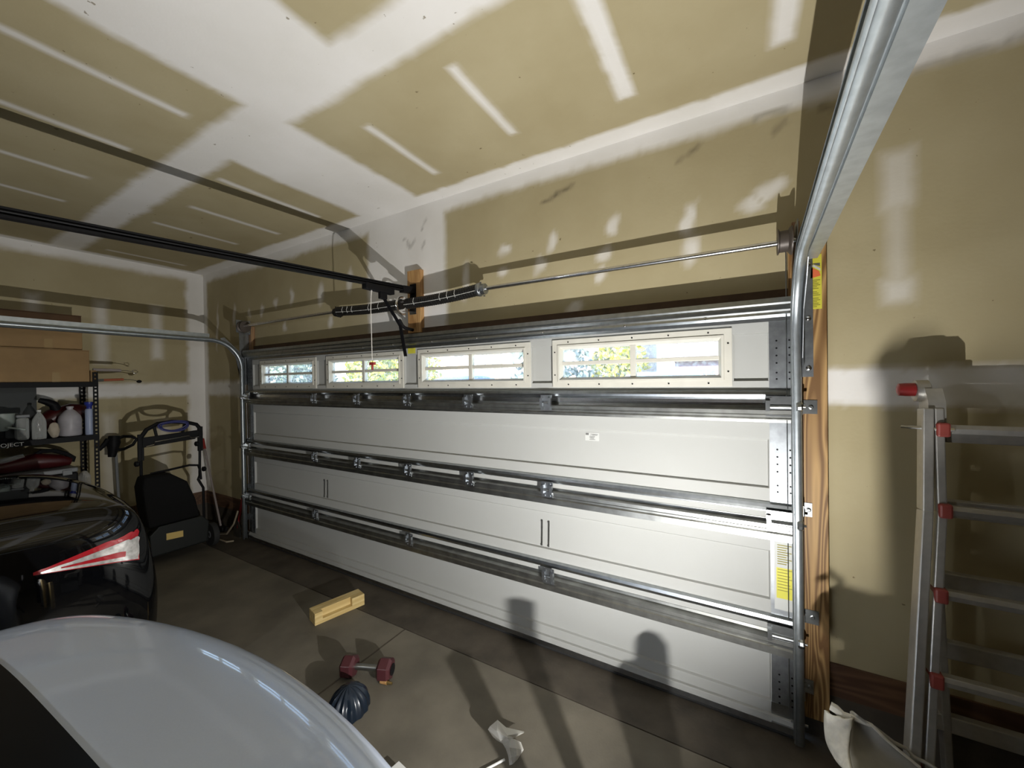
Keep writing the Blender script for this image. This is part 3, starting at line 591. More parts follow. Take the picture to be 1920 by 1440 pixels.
# ------------------------------------------------------------------ cars
def mirror_ring(half):                       # half profile from bottom centre (x>=0) to top centre
    return [(x, z) for x, z in half]+[(-x, z) for x, z in half[::-1][1:-1]]
def make_car(name, label, cx, yrear, paint, deck, Wd, bow=.33, gs=.50):
    t = thing(name, label, 'car', (cx, yrear, 0), local=True)
    L = 4.75; hw = Wd/2
    # s, width factor, z bottom, z belly side, z shoulder, z deck edge, z crown, deck half-width factor
    S = [(0.00, .70, .42, .50, .60, .66, .68, .80), (.02, .82, .30, .48, .64, .74, .76, .84), (.06, .90, .24, .46, .70, deck-.20, deck-.17, .86), (.095, .925, .22, .46, .78, deck-.095, deck-.072, .84),
         (.15, .945, .20, .46, deck-.20, deck-.048, deck-.028, .83), (.22, .965, .20, .46, deck-.18, deck-.024, deck-.004, .84), (.34, .98, .20, .46, deck-.16, deck-.010, deck+.012, .85), (.48, .99, .20, .46, deck-.15, deck-.004, deck+.022, .86), (.7, 1, .20, .46, deck-.12, deck+.0, deck+.03, .87),
         (1.4, 1, .20, .46, deck-.12, deck-.005, deck+.03, .88), (2.4, 1, .20, .46, deck-.14, deck-.03, deck-.0, .88), (3.3, 1, .20, .46, deck-.18, deck-.06, deck-.03, .87),
         (3.9, .98, .20, .46, deck-.26, deck-.12, deck-.07, .84), (4.4, .92, .22, .46, .70, deck-.24, deck-.20, .80), (4.66, .82, .28, .46, .62, .70, .73, .76), (4.75, .68, .36, .46, .56, .62, .64, .7)]
    R = []
    for s, wf, zb, zs, zsh, zd, zc, df in S:
        w = hw*wf
        half = [(0, zb), (w*.85, zb), (w*.97, zb+.08), (w, zs+.06), (w*.992, zsh), (w*(.5*.97+.5*df)+.012, zd-.035), (w*df, zd), (w*df*.6, zd+(zc-zd)*.7), (0, zc)]
        R.append([(x, -s-bow*x*x*max(0, 1-s/.55), z) for x, z in mirror_ring(half)])
    body = build('body', MB().rings(R), paint, t, smooth=True, sub=2)
    # greenhouse: glass shell, painted roof
    G = [(.50, .66, deck+.018, .60, deck+.022), (.60, .70, deck+.01, .62, deck+.075), (.95, .75, deck, .60, deck+.245), (1.35, .78, deck-.01, .59, 1.40), (1.9, .79, deck-.02, .60, 1.455), (2.5, .78, deck-.03, .60, 1.44), (2.95, .77, deck-.05, .60, 1.33), (3.5, .74, deck-.10, .62, deck-.02)]
    R = []
    for s, wb, zb, wt_, zt in G:
        half = [(0, zb-.06), (wb*hw/.92*1.0, zb-.03), (wb*hw/.92, zb), (wt_*hw/.92+.02, zt-.045), (wt_*hw/.92-.04, zt-.008), (0, zt)]
        R.append([(x, -(s if s > 1.4 else s+(gs-.5)*(1.4-s)/.9), z) for x, z in mirror_ring(half)])
    build('window_glass', MB().rings(R), M['car_glass'], t, smooth=True, sub=2)
    bd = MB(); q = hw/.92
    def gb(k, tt): # dark border along the foot of the rear window, curving up the sides
        pass
    N = 28; V = []
    for i in range(N+1):
        a = -1+2*i/N; x = a*.685*q; bow = .045*(1-abs(a)**3); 
        for e, dz in ((-.030, .020), (0, .030), (.075, .050)): V.append((x*(1-max(0,e)*.25), -(.525-bow*.0+.05*abs(a)**4+e), deck+.012+dz-.02*abs(a)**3+ (0 if e < .05 else .018)))
    F = [(3*i+k, 3*i+k+1, 3*i+k+4, 3*i+k+3) for i in range(N) for k in range(2)]
    rf = [(1.32, .60, 1.385), (1.5, .595, 1.425), (1.9, .60, 1.462), (2.45, .60, 1.45), (2.62, .60, 1.425)]
    RR = []
    for s, wt_, zt in rf:
        half = [(0, zt-.03), (wt_*q+.0, zt-.045), (wt_*q-.03, zt-.008), (0, zt+.006)]; RR.append([(x, -s, z) for x, z in mirror_ring(half)])
    build('roof', MB().rings(RR), paint, t, smooth=True, sub=2)
    for k, (sx, s) in enumerate(((-1,.95),(1,.95),(-1,3.75),(1,3.75))):
        xw = sx*(hw-.115)
        w = build('wheel', MB().lathe([(.20,-.10),(.31,-.105),(.335,-.08),(.335,.08),(.31,.105),(.20,.10)], (xw,-s,.335), 'x', 28), M['rubber'], t, smooth=True)
        rm = MB().lathe([(.21,-.07),(.205,.075),(.19,.075),(.18,.06),(.05,.075),(.0,.08)] if sx > 0 else [(.0,-.08),(.05,-.075),(.18,-.06),(.19,-.075),(.205,-.075),(.21,.07)], (xw,-s,.335), 'x', 28)
        build('rim', rm, M['bright'], w, smooth=True)
    return t, body
def patch(name, quad, mat_, t, body, axis_='X', sgn=-1, off=.004, nu=24, nv=8, lab=None):
    """a lens laid on the car body: bilinear patch of four corners, wrapped onto the paint"""
    q = [Vector(p) for p in quad]
    fn = lambda u, v: (q[0]*(1-u)+q[1]*u)*(1-v)+(q[3]*(1-u)+q[2]*u)*v
    o = build(name, MB().grid(fn, nu, nv), mat_, t, smooth=True, angle=180)
    md = o.modifiers.new('wrap', 'SHRINKWRAP'); md.target = body; md.wrap_method = 'NEAREST_SURFACEPOINT'; md.wrap_mode = 'ABOVE_SURFACE'; md.offset = off
    return o
sc, sbody = make_car('car', 'silver sedan parked nose inward, bare trunk lid in the near left corner', 3.50, -1.52, M['silver'], 1.015, 1.76, .30, .525)
sc.rotation_euler = (0,0,math.radians(3)); sc.location.y -= .012
dc, dbody = make_car('car', 'black sedan parked nose inward on the far left, red and clear tail lamp', 1.13, -1.30, M['black_paint'], 1.125, 1.88, .10, .78)
# tail lamps (local car coordinates: x from centre, y behind rear end = 0, forward negative)
def lamp_set(t, body, sx, tipy, deck):
    X = sx*.95
    a = thing_part = patch('taillight', [(X,-.135,deck-.135),(X,-.54,deck-.19),(X,-.54,deck-.175),(X,-.125,deck-.085)], M['lens_red'], t, body)
    patch('red_lens', [(X,-.135,deck-.165),(X,-.54,deck-.197),(X,-.54,deck-.188),(X,-.125,deck-.13)], M['lens_red'], t, body)
    return a
def lens(t, body, sx, pts, m, name, off):
    return patch(name, [(sx*.95, y, z) for y, z in pts], m, t, body, off=off)
for t, b, sx, d in ((dc, dbody, 1, 0), (dc, dbody, -1, 0), (sc, sbody, 1, -.085), (sc, sbody, -1, -.085)):
    L1 = lens(t, b, sx, [(-.13,.825+d),(-.53,.905+d),(-.53,.917+d),(-.045,1.015+d)], M['lens_red'], 'taillight', .004)
    L2 = lens(t, b, sx, [(-.14,.832+d),(-.51,.904+d),(-.51,.910+d),(-.07,.965+d)], M['lens_clear'], 'clear_lens', .007)
    L3 = lens(t, b, sx, [(-.22,.866+d),(-.45,.902+d),(-.45,.907+d),(-.21,.895+d)], M['lens_red'], 'red_strip', .009)
# parts on the trunks
for t, deck, gs in ((sc, 1.015, .525), (dc, 1.125, .78)):
    N = 24; V = []
    for i in range(N+1):
        a = -1+2*i/N
        for e in (0, .045, .10): V.append((a*.70*(1-e*.6), -(gs-.035+.03*abs(a)**4+e), deck+.026-.012*a*a+e*.42+.004))
    F = [(3*i+k, 3*i+k+1, 3*i+k+4, 3*i+k+3) for i in range(N) for k in range(2)]
    build('window_border', MB().add(V, F), M['frit'], t, smooth=True)

# ------------------------------------------------------------------ steel shelving along the left wall
rk = thing('shelving_rack', 'black steel shelving rack with perforated posts against the left wall', 'shelving', (-.95,-1.6,0))
def post(x, y, sx, sy):
    mb = MB(); z = 0; H = 1.84
    # one flange faces +x (camera side), one faces +y; rows of keyhole slots left open
    mb.box(x, x+.003, y-sy*0, y+.008, 0, H) if False else None
    for (ax0, ax1, fixed, dirn) in ((y, y+sy*.036, x, 'y'), (x, x+sx*.036, y, 'x')):
        lo_, hi_ = sorted((ax0, ax1)); strips = [(lo_, lo_+.011), (hi_-.011, hi_)]
        def bx(a, b, z0, z1):
            if dirn == 'y': mb.box(fixed-.0012, fixed+.0012, a, b, z0, z1)
            else: mb.box(a, b, fixed-.0012, fixed+.0012, z0, z1)
        for a, b in strips: bx(a, b, 0, H)
        k = 0
        while k*.038 < H: bx(strips[0][1], strips[1][0], k*.038, k*.038+.020); k += 1
    build('post', mb, M['black_metal'], rk)
XF, XB, YR, YL = -.74, -1.17, -.98, -2.2
post(XF, YR, -1, -1); post(XB, YR, 1, -1); post(XF, YL, -1, 1); post(XB, YL, 1, 1)
for z in (.12, .70, 1.235, 1.745):
    sh = MB().box(XB+.003, XF-.003, YL+.003, YR-.003, z-.012, z)
    bm_ = MB().box(XF-.004, XF+.002, YL, YR, z-.045, z+.002).box(XB-.002, XB+.004, YL, YR, z-.045, z+.002).box(XB, XF, YR-.004, YR+.002, z-.045, z+.002).box(XB, XF, YL-.002, YL+.004, z-.045, z+.002)
    s_ = build('shelf', sh, M['black_plastic'], rk); build('shelf_beam', bm_, M['black_metal'], s_)
    if z == 1.235: LETTER_SHELF = s_
def text_part(txt, size, mat_, parent, loc, rot, name='lettering'):
    cu = bpy.data.curves.new(name, 'FONT'); cu.body = txt; cu.size = size; cu.extrude = .0008; cu.align_x = 'CENTER'
    tmp = bpy.data.objects.new(name, cu); COL.objects.link(tmp); bpy.context.view_layer.update()
    me = bpy.data.meshes.new_from_object(tmp.evaluated_get(bpy.context.evaluated_depsgraph_get())); bpy.data.objects.remove(tmp)
    me.materials.clear(); me.materials.append(mat_)
    o = bpy.data.objects.new(name, me); COL.objects.link(o); o.parent = parent; o.location = Vector(loc)-ORG[parent.name]; o.rotation_euler = rot; ORG[o.name] = Vector(loc); return o
text_part('PROJECT', .044, M['white_paint'], LETTER_SHELF, (XF+.0035, -1.53, 1.198), (PI/2, 0, PI/2))

def carton(name, label, x0, x1, y0, y1, z0, z1, m, group=None, tape=True, flap=True):
    t = thing(name, label, 'box', ((x0+x1)/2, (y0+y1)/2, z0), group)
    build('box_body', MB().box(x0, x1, y0, y1, z0, z1), m, t, bevel=.006)
    if flap: build('lid_flap', MB().box(x0-.002, x1+.003, y0, (y0+y1)/2-.003, z1, z1+.006).box(x0-.002, x1+.003, (y0+y1)/2+.003, y1+.001, z1, z1+.006), m, t)
    if tape: [build('packing_tape', MB().box(x1-.0005, x1+.0012, ya, ya+.05, z0, zz), M['tape'], t) for ya, zz in ((y0+.05, z1), (y1-.24, z0+.09))]
    return t
carton('cardboard_box', 'lower large brown cardboard box on the top shelf of the rack', -1.16, -.76, -2.15, -1.03, 1.7475, 2.045, M['cardboard'])
carton('cardboard_box', 'brown cardboard box stacked on the larger box, behind the left track', -1.15, -.80, -2.1, -1.065, 2.053, 2.27, M['cardboard'])
carton('cardboard_box', 'dark brown flat cardboard carton topmost of the stack on the rack', -1.15, -.80, -2.08, -1.07, 2.278, 2.375, M['cardboard_dark'], tape=False)  # darker brown than the two cartons below
wb = build('white_carton', MB().box(-1.10, -.90, -1.018, -.985, 2.0, 2.2), M['paper'], bevel=.002, at=None) if False else None
yc = build('small_box', MB().box(-1.0, -.765, -1.024, -.984, 1.7475, 1.86), M['cardboard'], bevel=.003); tag(yc, 'small yellowish box end at the right of the large carton', 'box')
gl = thing('grabber_tool', 'grey handled wire tool sticking out beyond the top shelf', 'hand tool', (-.80,-.85,1.80))
g = MB(); g.tube([(-.80,-1.0,1.868),(-.80,-.80,1.864)], .014, 8); build('handle', g, M['grey_tool'], gl, smooth=True)
g = MB(); g.tube([(-.80,-.80,1.864),(-.80,-.76,1.862),(-.80,-.72,1.852),(-.79,-.69,1.835),(-.78,-.675,1.85),(-.79,-.69,1.868),(-.80,-.715,1.866),(-.81,-.70,1.84),(-.80,-.68,1.83)], .0035, 6); build('wire_loop', g, M['bright'], gl, smooth=True)
gl2 = thing('brush_tool', 'orange handled tool with a black tip lying under the grey one', 'hand tool', (-.78,-.85,1.76))
g = MB(); g.tube([(-.79,-1.0,1.762),(-.79,-.785,1.772)], .0125, 8); build('handle', g, M['orange_tool'], gl2, smooth=True)
build('grip_band', MB().tube([(-.79,-.975,1.7625),(-.79,-.93,1.7648)], .0135, 8), M['ink'], gl2, smooth=True)
g = MB(); g.tube([(-.79,-.785,1.772),(-.79,-.73,1.770),(-.79,-.68,1.758)], .004, 6); build('wire_neck', g, M['bright'], gl2)
g = MB(); g.sphere((-.79,-.665,1.750), (.014,.022,.016)); build('black_tip', g, M['black_plastic'], gl2, smooth=True)

# things on the middle shelf (top at z 1.237)
ZS = 1.2375
def jug(name, label, x, y, r, h, m, cap=None, group=None):
    t = thing(name, label, 'bottle', (x,y,ZS), group)
    build('bottle_body', MB().lathe([(r*.92,0),(r,.01),(r,h*.55),(r*.9,h*.68),(r*.5,h*.84),(r*.26,h*.9),(r*.26,h*.96)], (x,y,ZS), 'z', 18), m, t, smooth=True)
    if cap: build('cap', MB().lathe([(r*.32,0),(r*.32,h*.05),(r*.28,h*.06)], (x,y,ZS+h*.945), 'z', 14), cap, t, smooth=True)
    return t
bb = thing('spray_can', 'tall pale blue can with a flared blue cap at the shelf end', 'bottle', (-.80,-1.03,ZS))
build('can_body', MB().lathe([(.028,0),(.030,.006),(.030,.235),(.026,.25)], (-.80,-1.03,ZS), 'z', 16), M['bottle_blue'], bb, smooth=True)
build('cap', MB().lathe([(.020,.25),(.020,.275),(.034,.295),(.034,.315),(.030,.318)], (-.80,-1.03,ZS), 'z', 16), M['blue'], bb, smooth=True)
jug('jug', 'big milky white jug beside the blue capped can', -.86, -1.145, .078, .28, M['jug_white'], M['jug_white'])
jug('bottle', 'small ribbed clear bottle on the middle shelf', -.80, -1.345, .044, .26, M['jugclear'], M['white_plastic'])
ct = thing('clear_canister', 'square clear canister at the middle of the shelf', 'canister', (-.83,-1.41,ZS))
build('canister_body', MB().box(-.92,-.79,-1.47,-1.40,ZS,ZS+.20), M['jugclear'], ct, bevel=.02); build('lid', MB().box(-.925,-.786,-1.475,-1.397,ZS+.201,ZS+.225), M['grey_plastic'], ct, bevel=.006)
wp = thing('white_funnel', 'white plastic funnel shaped container with a side spout at the left of the shelf', 'funnel', (-.84,-1.53,ZS))
build('cup', MB().lathe([(.03,.09),(.05,.11),(.072,.16),(.078,.24),(.074,.24),(.04,.12)], (-.86,-1.545,ZS), 'z', 18), M['milk'], wp, smooth=True)
g = MB(); g.tube([(-.83,-1.53,ZS+.13),(-.775,-1.515,ZS+.12),(-.757,-1.47,ZS+.108),(-.757,-1.43,ZS+.095)], [.012,.010,.009,.008], 8); build('spout', g, M['milk'], wp, smooth=True)
build('stand', MB().lathe([(.05,0),(.05,.02),(.02,.03),(.02,.092)], (-.86,-1.545,ZS), 'z', 14), M['black_plastic'], wp, smooth=True)
bkp = build('grey_panel', MB().box(-1.165,-1.15,-2.1,-1.30,ZS,ZS+.47), M['panel_grey']); tag(bkp, 'dark grey flat panel standing at the back of the middle shelf', 'panel')
def crumple(c, r, seed, sq=1.0, k=.25):
    g_ = np.random.default_rng(seed); ph = g_.random(6)*6
    def fn(u, v):
        a = 2*PI*u; t = PI*v; d = 1+k*(math.sin(3*a+ph[0])*math.sin(2*t+ph[1])*.6+math.sin(5*a+ph[2]+3*t)*.4+math.sin(7*t+ph[3]+2*a)*.3)*math.sin(t)
        return (c[0]+r[0]*d*math.sin(t)*math.cos(a), c[1]+r[1]*d*math.sin(t)*math.sin(a), c[2]+r[2]*d*-math.cos(t))
    return MB().grid(fn, 22, 14)
pb = build('paper_bag', crumple((-.768,-1.262,ZS+.072), (.024,.036,.070), 4, k=.15), M['tan_bag'], smooth=True, at=(-.768,-1.262,ZS)); tag(pb, 'small tan bag slumped in front of the white jug', 'bag')
lb2 = thing('leaf_blower', 'dark red and black power tool with nozzle, behind the white jug', 'power tool', (-1.0,-1.2,ZS))
g = MB(); g.tube([(-1.02,-1.02,ZS+.21),(-1.02,-1.10,ZS+.22),(-1.02,-1.22,ZS+.18),(-1.02,-1.30,ZS+.10)], [.075,.085,.08,.07], 12); build('motor_housing', g, M['red_deep'], lb2, smooth=True)
g = MB(); g.tube([(-1.0,-1.20,ZS+.24),(-1.0,-1.22,ZS+.30),(-1.0,-1.26,ZS+.325),(-1.0,-1.31,ZS+.345)], [.04,.035,.03,.022], 10); build('nozzle', g, M['black_plastic'], lb2, smooth=True)
g = MB().box(-1.09,-.95,-1.34,-1.02,ZS,ZS+.045); build('base', g, M['black_plastic'], lb2, bevel=.01)
bk = build('storage_tub', MB().box(-1.14,-.86,-2.1,-1.64,ZS,ZS+.11), M['black_plastic'], bevel=.015); tag(bk, 'black shallow tub at the far left of the middle shelf', 'tub')
# lower shelf (top at .7025): tool case with a red tool on it
tc_ = thing('tool_case', 'black plastic tool case with grey latches on the lower shelf', 'case', (-.86,-1.55,.7025))
build('case_body', MB().box(-1.0,-.755,-2.05,-1.12,.7025,.90), M['black_plastic'], tc_, bevel=.012); build('case_lid', MB().box(-1.0,-.753,-2.05,-1.12,.903,.945), M['grey_plastic'], tc_, bevel=.01)
la = MB().box(-.757,-.742,-1.43,-1.37,.885,.93); la_o = build('latch', la, M['grey_plastic'], tc_, bevel=.003); dup(la_o, (0,.21,0))
text_part('L', .06, M['white_paint'], tc_, (-.7525,-1.475,.775), (PI/2,0,PI/2))
rt = thing('red_vacuum', 'dark red handheld machine with a black loop handle on the tool case', 'power tool', (-.89,-1.4,.946))
g = MB(); g.tube([(-.89,-1.68,.995),(-.89,-1.5,1.01),(-.89,-1.36,1.03),(-.89,-1.22,1.01),(-.89,-1.14,.99)], [.045,.058,.075,.06,.035], 12); build('motor_housing', g, M['red_deep'], rt, smooth=True)
g = MB(); g.tube([(-.89,-1.38,1.07),(-.89,-1.32,1.115),(-.89,-1.25,1.11),(-.89,-1.17,1.07),(-.89,-1.12,1.02),(-.89,-1.13,.985)], [.02,.018,.018,.018,.018,.016], 8); build('loop_handle', g, M['black_plastic'], rt, smooth=True)
g = MB(); g.tube([(-.89,-1.68,1.0),(-.89,-1.60,1.035),(-.89,-1.50,1.06),(-.89,-1.42,1.08)], [.02,.034,.036,.03], 10); build('dust_cup', g, M['jugclear'], rt, smooth=True)
fe = build('soda_can', MB().lathe([(.028,0),(.033,.008),(.033,.11),(.027,.122)], (-.785,-1.60,.9455), 'z', 16), M['red'], smooth=True); tag(fe, 'red and white can at the far left edge on the tool case', 'can')
pbg = build('plastic_bag', crumple((-.88,-1.055,.80), (.085,.042,.082), 9, k=.3), M['bag'], smooth=True, at=(-.88,-1.055,.7035)); tag(pbg, 'pale crumpled plastic bag at the right end of the lower shelf', 'bag')

# string trimmer standing behind the black car
tm = thing('string_trimmer', 'black string trimmer upright beside the rack, its loop handle on top', 'trimmer', (-.86,-.80,0))
g = MB(); g.tube([(-.80,-.82,.04),(-.80,-.84,.60),(-.80,-.85,.95)], .012, 8); build('shaft', g, M['grey_plastic'], tm, smooth=True)
g = MB(); g.tube([(-.80,-.88,.92),(-.80,-.87,.99),(-.80,-.865,1.06),(-.80,-.86,1.13)], [.030,.040,.055,.042], 10); g.tube([(-.80,-.90,1.10),(-.80,-.94,1.04),(-.80,-.97,1.0)], [.025,.02,.014], 8); build('motor_head', g, M['black_plastic'], tm, smooth=True)
lp = [(-.80,-.85,1.09),(-.80,-.79,1.115),(-.80,-.73,1.105),(-.80,-.69,1.075),(-.80,-.72,1.02),(-.80,-.79,.985),(-.80,-.85,.985)]
g = MB(); g.tube(lp, .015, 8); build('loop_handle', g, M['black_plastic'], tm, smooth=True)
g = MB(); g.lathe([(.02,0),(.075,.01),(.06,.05),(.015,.06)], (-.80,-.82,.0), 'z', 14); build('cutting_head', g, M['black_plastic'], tm, smooth=True)

for ch in tm.children: ch.scale = (1.046,)*3
tm.location = Vector((4.645,-2.226,0))+(tm.location-Vector((4.645,-2.226,0)))*1.046; tm.location.z = 0
# ------------------------------------------------------------------ lawn mower in the corner
mw = thing('lawn_mower', 'dark lawn mower in the far corner with its handle folded upright', 'lawn mower', (-.5,-.56,0))
ya, yb_ = -.79, -.31
dk = MB(); R_ = []
for x, w, z0, z1 in ((-.92,.16,.10,.20),(-.86,.23,.08,.24),(-.6,.255,.07,.28),(-.3,.25,.07,.30),(-.14,.23,.08,.26)):
    R_.append([(x,-.56-w,z0),(x,-.56+w,z0),(x,-.56+w,z1-.06),(x,-.56+w*.75,z1),(x,-.56-w*.75,z1),(x,-.56-w,z1-.06)])
build('deck', MB().rings(R_), M['mower'], mw, bevel=.012)
fl = MB().prism([(-.80,.10),(-.36,.10),(-.34,.30),(-.40,.37),(-.74,.37),(-.81,.30)], lambda y,z: (-.135,y,z), lambda y,z: (-.10,y,z)); f_ = build('rear_flap', fl, M['mower'], mw, bevel=.008)
build('caution_label', MB().prism([(-.69,.225),(-.56,.215),(-.56,.275),(-.69,.288)], lambda y,z: (-.101,y,z), lambda y,z: (-.0985,y,z)), M['tag_yellow'], f_)
build('engine', MB().lathe([(.13,0),(.15,.02),(.15,.10),(.11,.15),(.04,.16)], (-.60,-.56,.28), 'z', 18), M['black_plastic'], mw, smooth=True)
bg = MB(); R_ = []
for z, x0, x1, y0, y1 in ((.36,-.34,-.14,-.80,-.40),(.55,-.36,-.12,-.83,-.44),(.74,-.38,-.14,-.84,-.50),(.84,-.36,-.18,-.82,-.62)): R_.append([(x0,y0,z),(x1,y0,z),(x1,y1,z),(x0,y1,z)])
build('grass_bag', MB().rings(R_), M['fabric_black'], mw, bevel=.02)
hx = -.35
hd = MB(); hd.tube([(hx,ya,.30),(hx,ya,.62),(hx,ya,1.20)], .0125, 8); hd.tube([(hx-.02,-.28,.20),(hx-.0,-.29,.60),(hx,-.335,.70),(hx,yb_-.01,.74),(hx,yb_,1.24)], .0125, 8)
build('handle_post', hd, M['black_metal'], mw, smooth=True)
hb_ = MB(); hb_.tube([(hx+.03,ya+.06,.845),(hx+.03,-.62,.852),(hx+.03,-.42,.870),(hx+.03,-.345,.855),(hx+.03,-.325,.79),(hx+.03,-.32,.70)], .011, 8); build('lower_bar', hb_, M['brass'] if False else M['black_metal'], mw, smooth=True)
tp = MB(); tp.tube([(hx,ya,1.20),(hx,ya+.045,1.275),(hx,-.66,1.325),(hx,-.55,1.335),(hx,-.42,1.315),(hx,yb_+.0-.03,1.285),(hx,yb_,1.24)], .019, 8); build('handle_bar', tp, M['black_plastic'], mw, smooth=True)
build('side_plate', MB().bar((hx,ya,.98),(hx,ya,1.235),.022,.045).bar((hx,yb_,1.0),(hx,yb_,1.26),.022,.045), M['black_plastic'], mw, bevel=.004)['kind'] = 'stuff'
build('brace', MB().bar((hx,-.67,1.20),(hx,-.69,1.315),.02,.02).bar((hx,-.46,1.21),(hx,-.44,1.315),.02,.02), M['black_plastic'], mw)['kind'] = 'stuff'
build('control_panel', MB().prism([(ya+.01,1.105),(-.36,1.135),(yb_-.01,1.19),(yb_-.01,1.225),(ya+.01,1.20)], lambda y,z: (hx-.02,y,z), lambda y,z: (hx+.02,y,z)), M['black_plastic'], mw, bevel=.004)
bl = MB(); bl.tube([(hx+.035,ya+.03,1.115),(hx+.035,ya+.09,1.125),(hx+.035,ya+.095,1.15),(hx+.035,-.42,1.178),(hx+.035,-.40,1.150),(hx+.035,-.335,1.155)], .006, 6); build('brake_bail', bl, M['bright'], mw, smooth=True)
kn = None
for y, z in ((ya-.03,.955),(yb_+.03,.80),(yb_-.03,1.08)):
    build('clamp_knob', MB().lathe([(.012,-.02),(.026,-.012),(.026,.010),(.012,.018)], (hx,y,z), 'y', 10), M['black_plastic'], mw, smooth=True)
for x, y, r in ((-.22,-.86,.12),(-.22,-.27,.12),(-.86,-.80,.09),(-.86,-.32,.09)):
    w = build('wheel', MB().lathe([(r*.55,-.025),(r*.97,-.025),(r,-.015),(r,.015),(r*.97,.025),(r*.55,.025)], (x,y,r), 'y', 20), M['rubber'], mw, smooth=True)
    build('hub', MB().lathe([(r*.56,-.02),(.02,-.028),(.02,.028),(r*.56,.02)], (x,y,r), 'y', 16), M['grey_plastic'], w, smooth=True)
co = MB(); P = []
for k in range(90):
    a = k/89*3*2*PI; P.append((hx+.043+.012*math.sin(a*1.7), -.545+.115*math.cos(a)+.010*math.sin(1.3*a), 1.305+.045*math.sin(a)*(.7 if math.sin(a) > 0 else 1.4)+.008*math.sin(.8*a)))
co.tube(P, .0062, 6); c_ = build('extension_cord', co, M['blue_cord'], smooth=True); tag(c_, 'coil of dark blue cord hanging on the mower handle', 'cord')

# corner odds and ends
br = thing('broom', 'pale broom pole leaning in the left corner, red grip on top', 'broom', (-.55,.0,0))
g = MB(); g.tube([(-.62,-.02,.05),(-1.16,.03,1.02)], .011, 8); build('pole', g, M['grey_tool'], br, smooth=True)
g = MB(); g.tube([(-1.10,.025,.91),(-1.165,.031,1.03)], .016, 8); build('grip', g, M['red'], br, smooth=True); 
build('brush_head', MB().box(-.72,-.52,-.05,.01,.0,.055), M['black_plastic'], br, bevel=.008)
sv = thing('red_shovel', 'red handled shovel leaning beside the left door track', 'shovel', (-.2,-.03,0))
g = MB(); g.tube([(-.22,-.02,.10),(-.14,.018,.62)], .013, 8); build('handle', g, M['red'], sv, smooth=True); build('blade', MB().prism([(-.30,.0),(-.17,.0),(-.155,.10),(-.20,.18),(-.24,.18),(-.30,.10)], lambda x,z: (x,-.03,z), lambda x,z: (x,-.024,z)), M['steel_dark'], sv)
hs = MB(); hs.tube([(-.10,-.075,.32),(-.19,-.075,.17),(-.34,-.08,.03),(-.46,-.11,.012),(-.30,-.18,.012),(-.14,-.17,.012),(-.10,-.12,.012)], .009, 7); h_ = build('hose', hs, M['pale_hose'], smooth=True); tag(h_, 'pale hose trailing on the floor by the left track foot', 'hose')

# ------------------------------------------------------------------ ladder against the right part of the wall
ld_ = thing('folding_ladder', 'aluminium folding ladder with red rung caps standing at the right wall', 'ladder', (5.45,-.25,0))
Tp = Vector((5.245,-.20,1.60))
def rail(pts, w, h, name='side_rail'):
    mb = MB()
    for a, b in zip(pts[:-1], pts[1:]): mb.bar(a, b, w, h, (0,1,0))
    return build(name, mb, M['alu'], ld_, bevel=.004)
K1 = Vector((5.235,-.24,1.20))
# outer (front) rail flares below the knee; inner rails; both sides
for s, off in ((1, 0), (-1, .88)):
    X = lambda x: x if s > 0 else 2*(5.235+.44)-x
    fx = lambda v: (X(v[0]), v[1], v[2])
    rail([fx((5.235,-.225,1.575)), fx((5.222,-.26,1.20)), fx((5.105,-.48,.02))], .030, .062, 'flared_rail')
    rail([fx((5.266,-.215,1.575)), fx((5.262,-.25,1.2)), fx((5.15,-.455,.06))], .026, .062, 'inner_rail')
    rail([fx((5.272,-.17,1.575)), fx((5.292,-.115,1.0)), fx((5.352,-.03,.02))], .026, .050, 'rear_rail')
    build('hinge_joint', MB().lathe([(.034,-.022),(.042,-.018),(.042,.018),(.034,.022)], fx((5.240,-.165,1.640)), 'x', 18).prism([(-.245,1.50),(-.150,1.50),(-.155,1.60),(-.185,1.65),(-.21,1.65),(-.24,1.60)], lambda y,z: (X(5.238),y,z), lambda y,z: (X(5.285),y,z)), M['alu'], ld_, smooth=True)
    build('hinge_knob', MB().lathe([(.012,-.055),(.024,-.05),(.026,-.03),(.026,-.005),(.020,.0)], fx((5.222,-.18,1.645)) if s > 0 else fx((5.165,-.18,1.645)), 'x', 14), M['red'], ld_, smooth=True)
    g = MB(); g.tube([fx((5.165,-.23,1.505)), fx((5.30,-.26,1.50))], .007, 8); build('lock_pin', g, M['bright'], ld_)
    build('foot', MB().box(*sorted((X(5.085),X(5.135))), -.52,-.45, 0,.03), M['rubber'], ld_, bevel=.004); build('foot', MB().box(*sorted((X(5.33),X(5.375))), -.055,-.003, 0,.03), M['rubber'], ld_, bevel=.004)
for k, (z, y, xa) in enumerate(((1.50,-.235,5.272),(1.21,-.262,5.268),(.92,-.31,5.24),(.64,-.36,5.213),(.33,-.415,5.182))):
    xe = 2*(5.235+.44)-xa
    r_ = build('rung', MB().prism([(-.018,-.014),(.018,-.018),(.022,.0),(.018,.016),(-.014,.018),(-.022,.004)], lambda a,b: (xa,y+a,z+b), lambda a,b: (xe,y+a,z+b)), M['alu'], ld_, bevel=.002)
    for xq in (xa, xe): build('rung_cap', MB().box(xq-.018, xq+.018, y-.032, y+.024, z-.026, z+.026), M['rung_red'], r_, bevel=.007)
    yr = -.17+(.14)*(1.575-z)/1.575
    build('rung', MB().box(5.30, 2*(5.235+.44)-5.30, yr-.018, yr+.018, z-.055, z+.01), M['alu'], ld_, bevel=.004)

ld_.location += Vector((.012,.05,0))
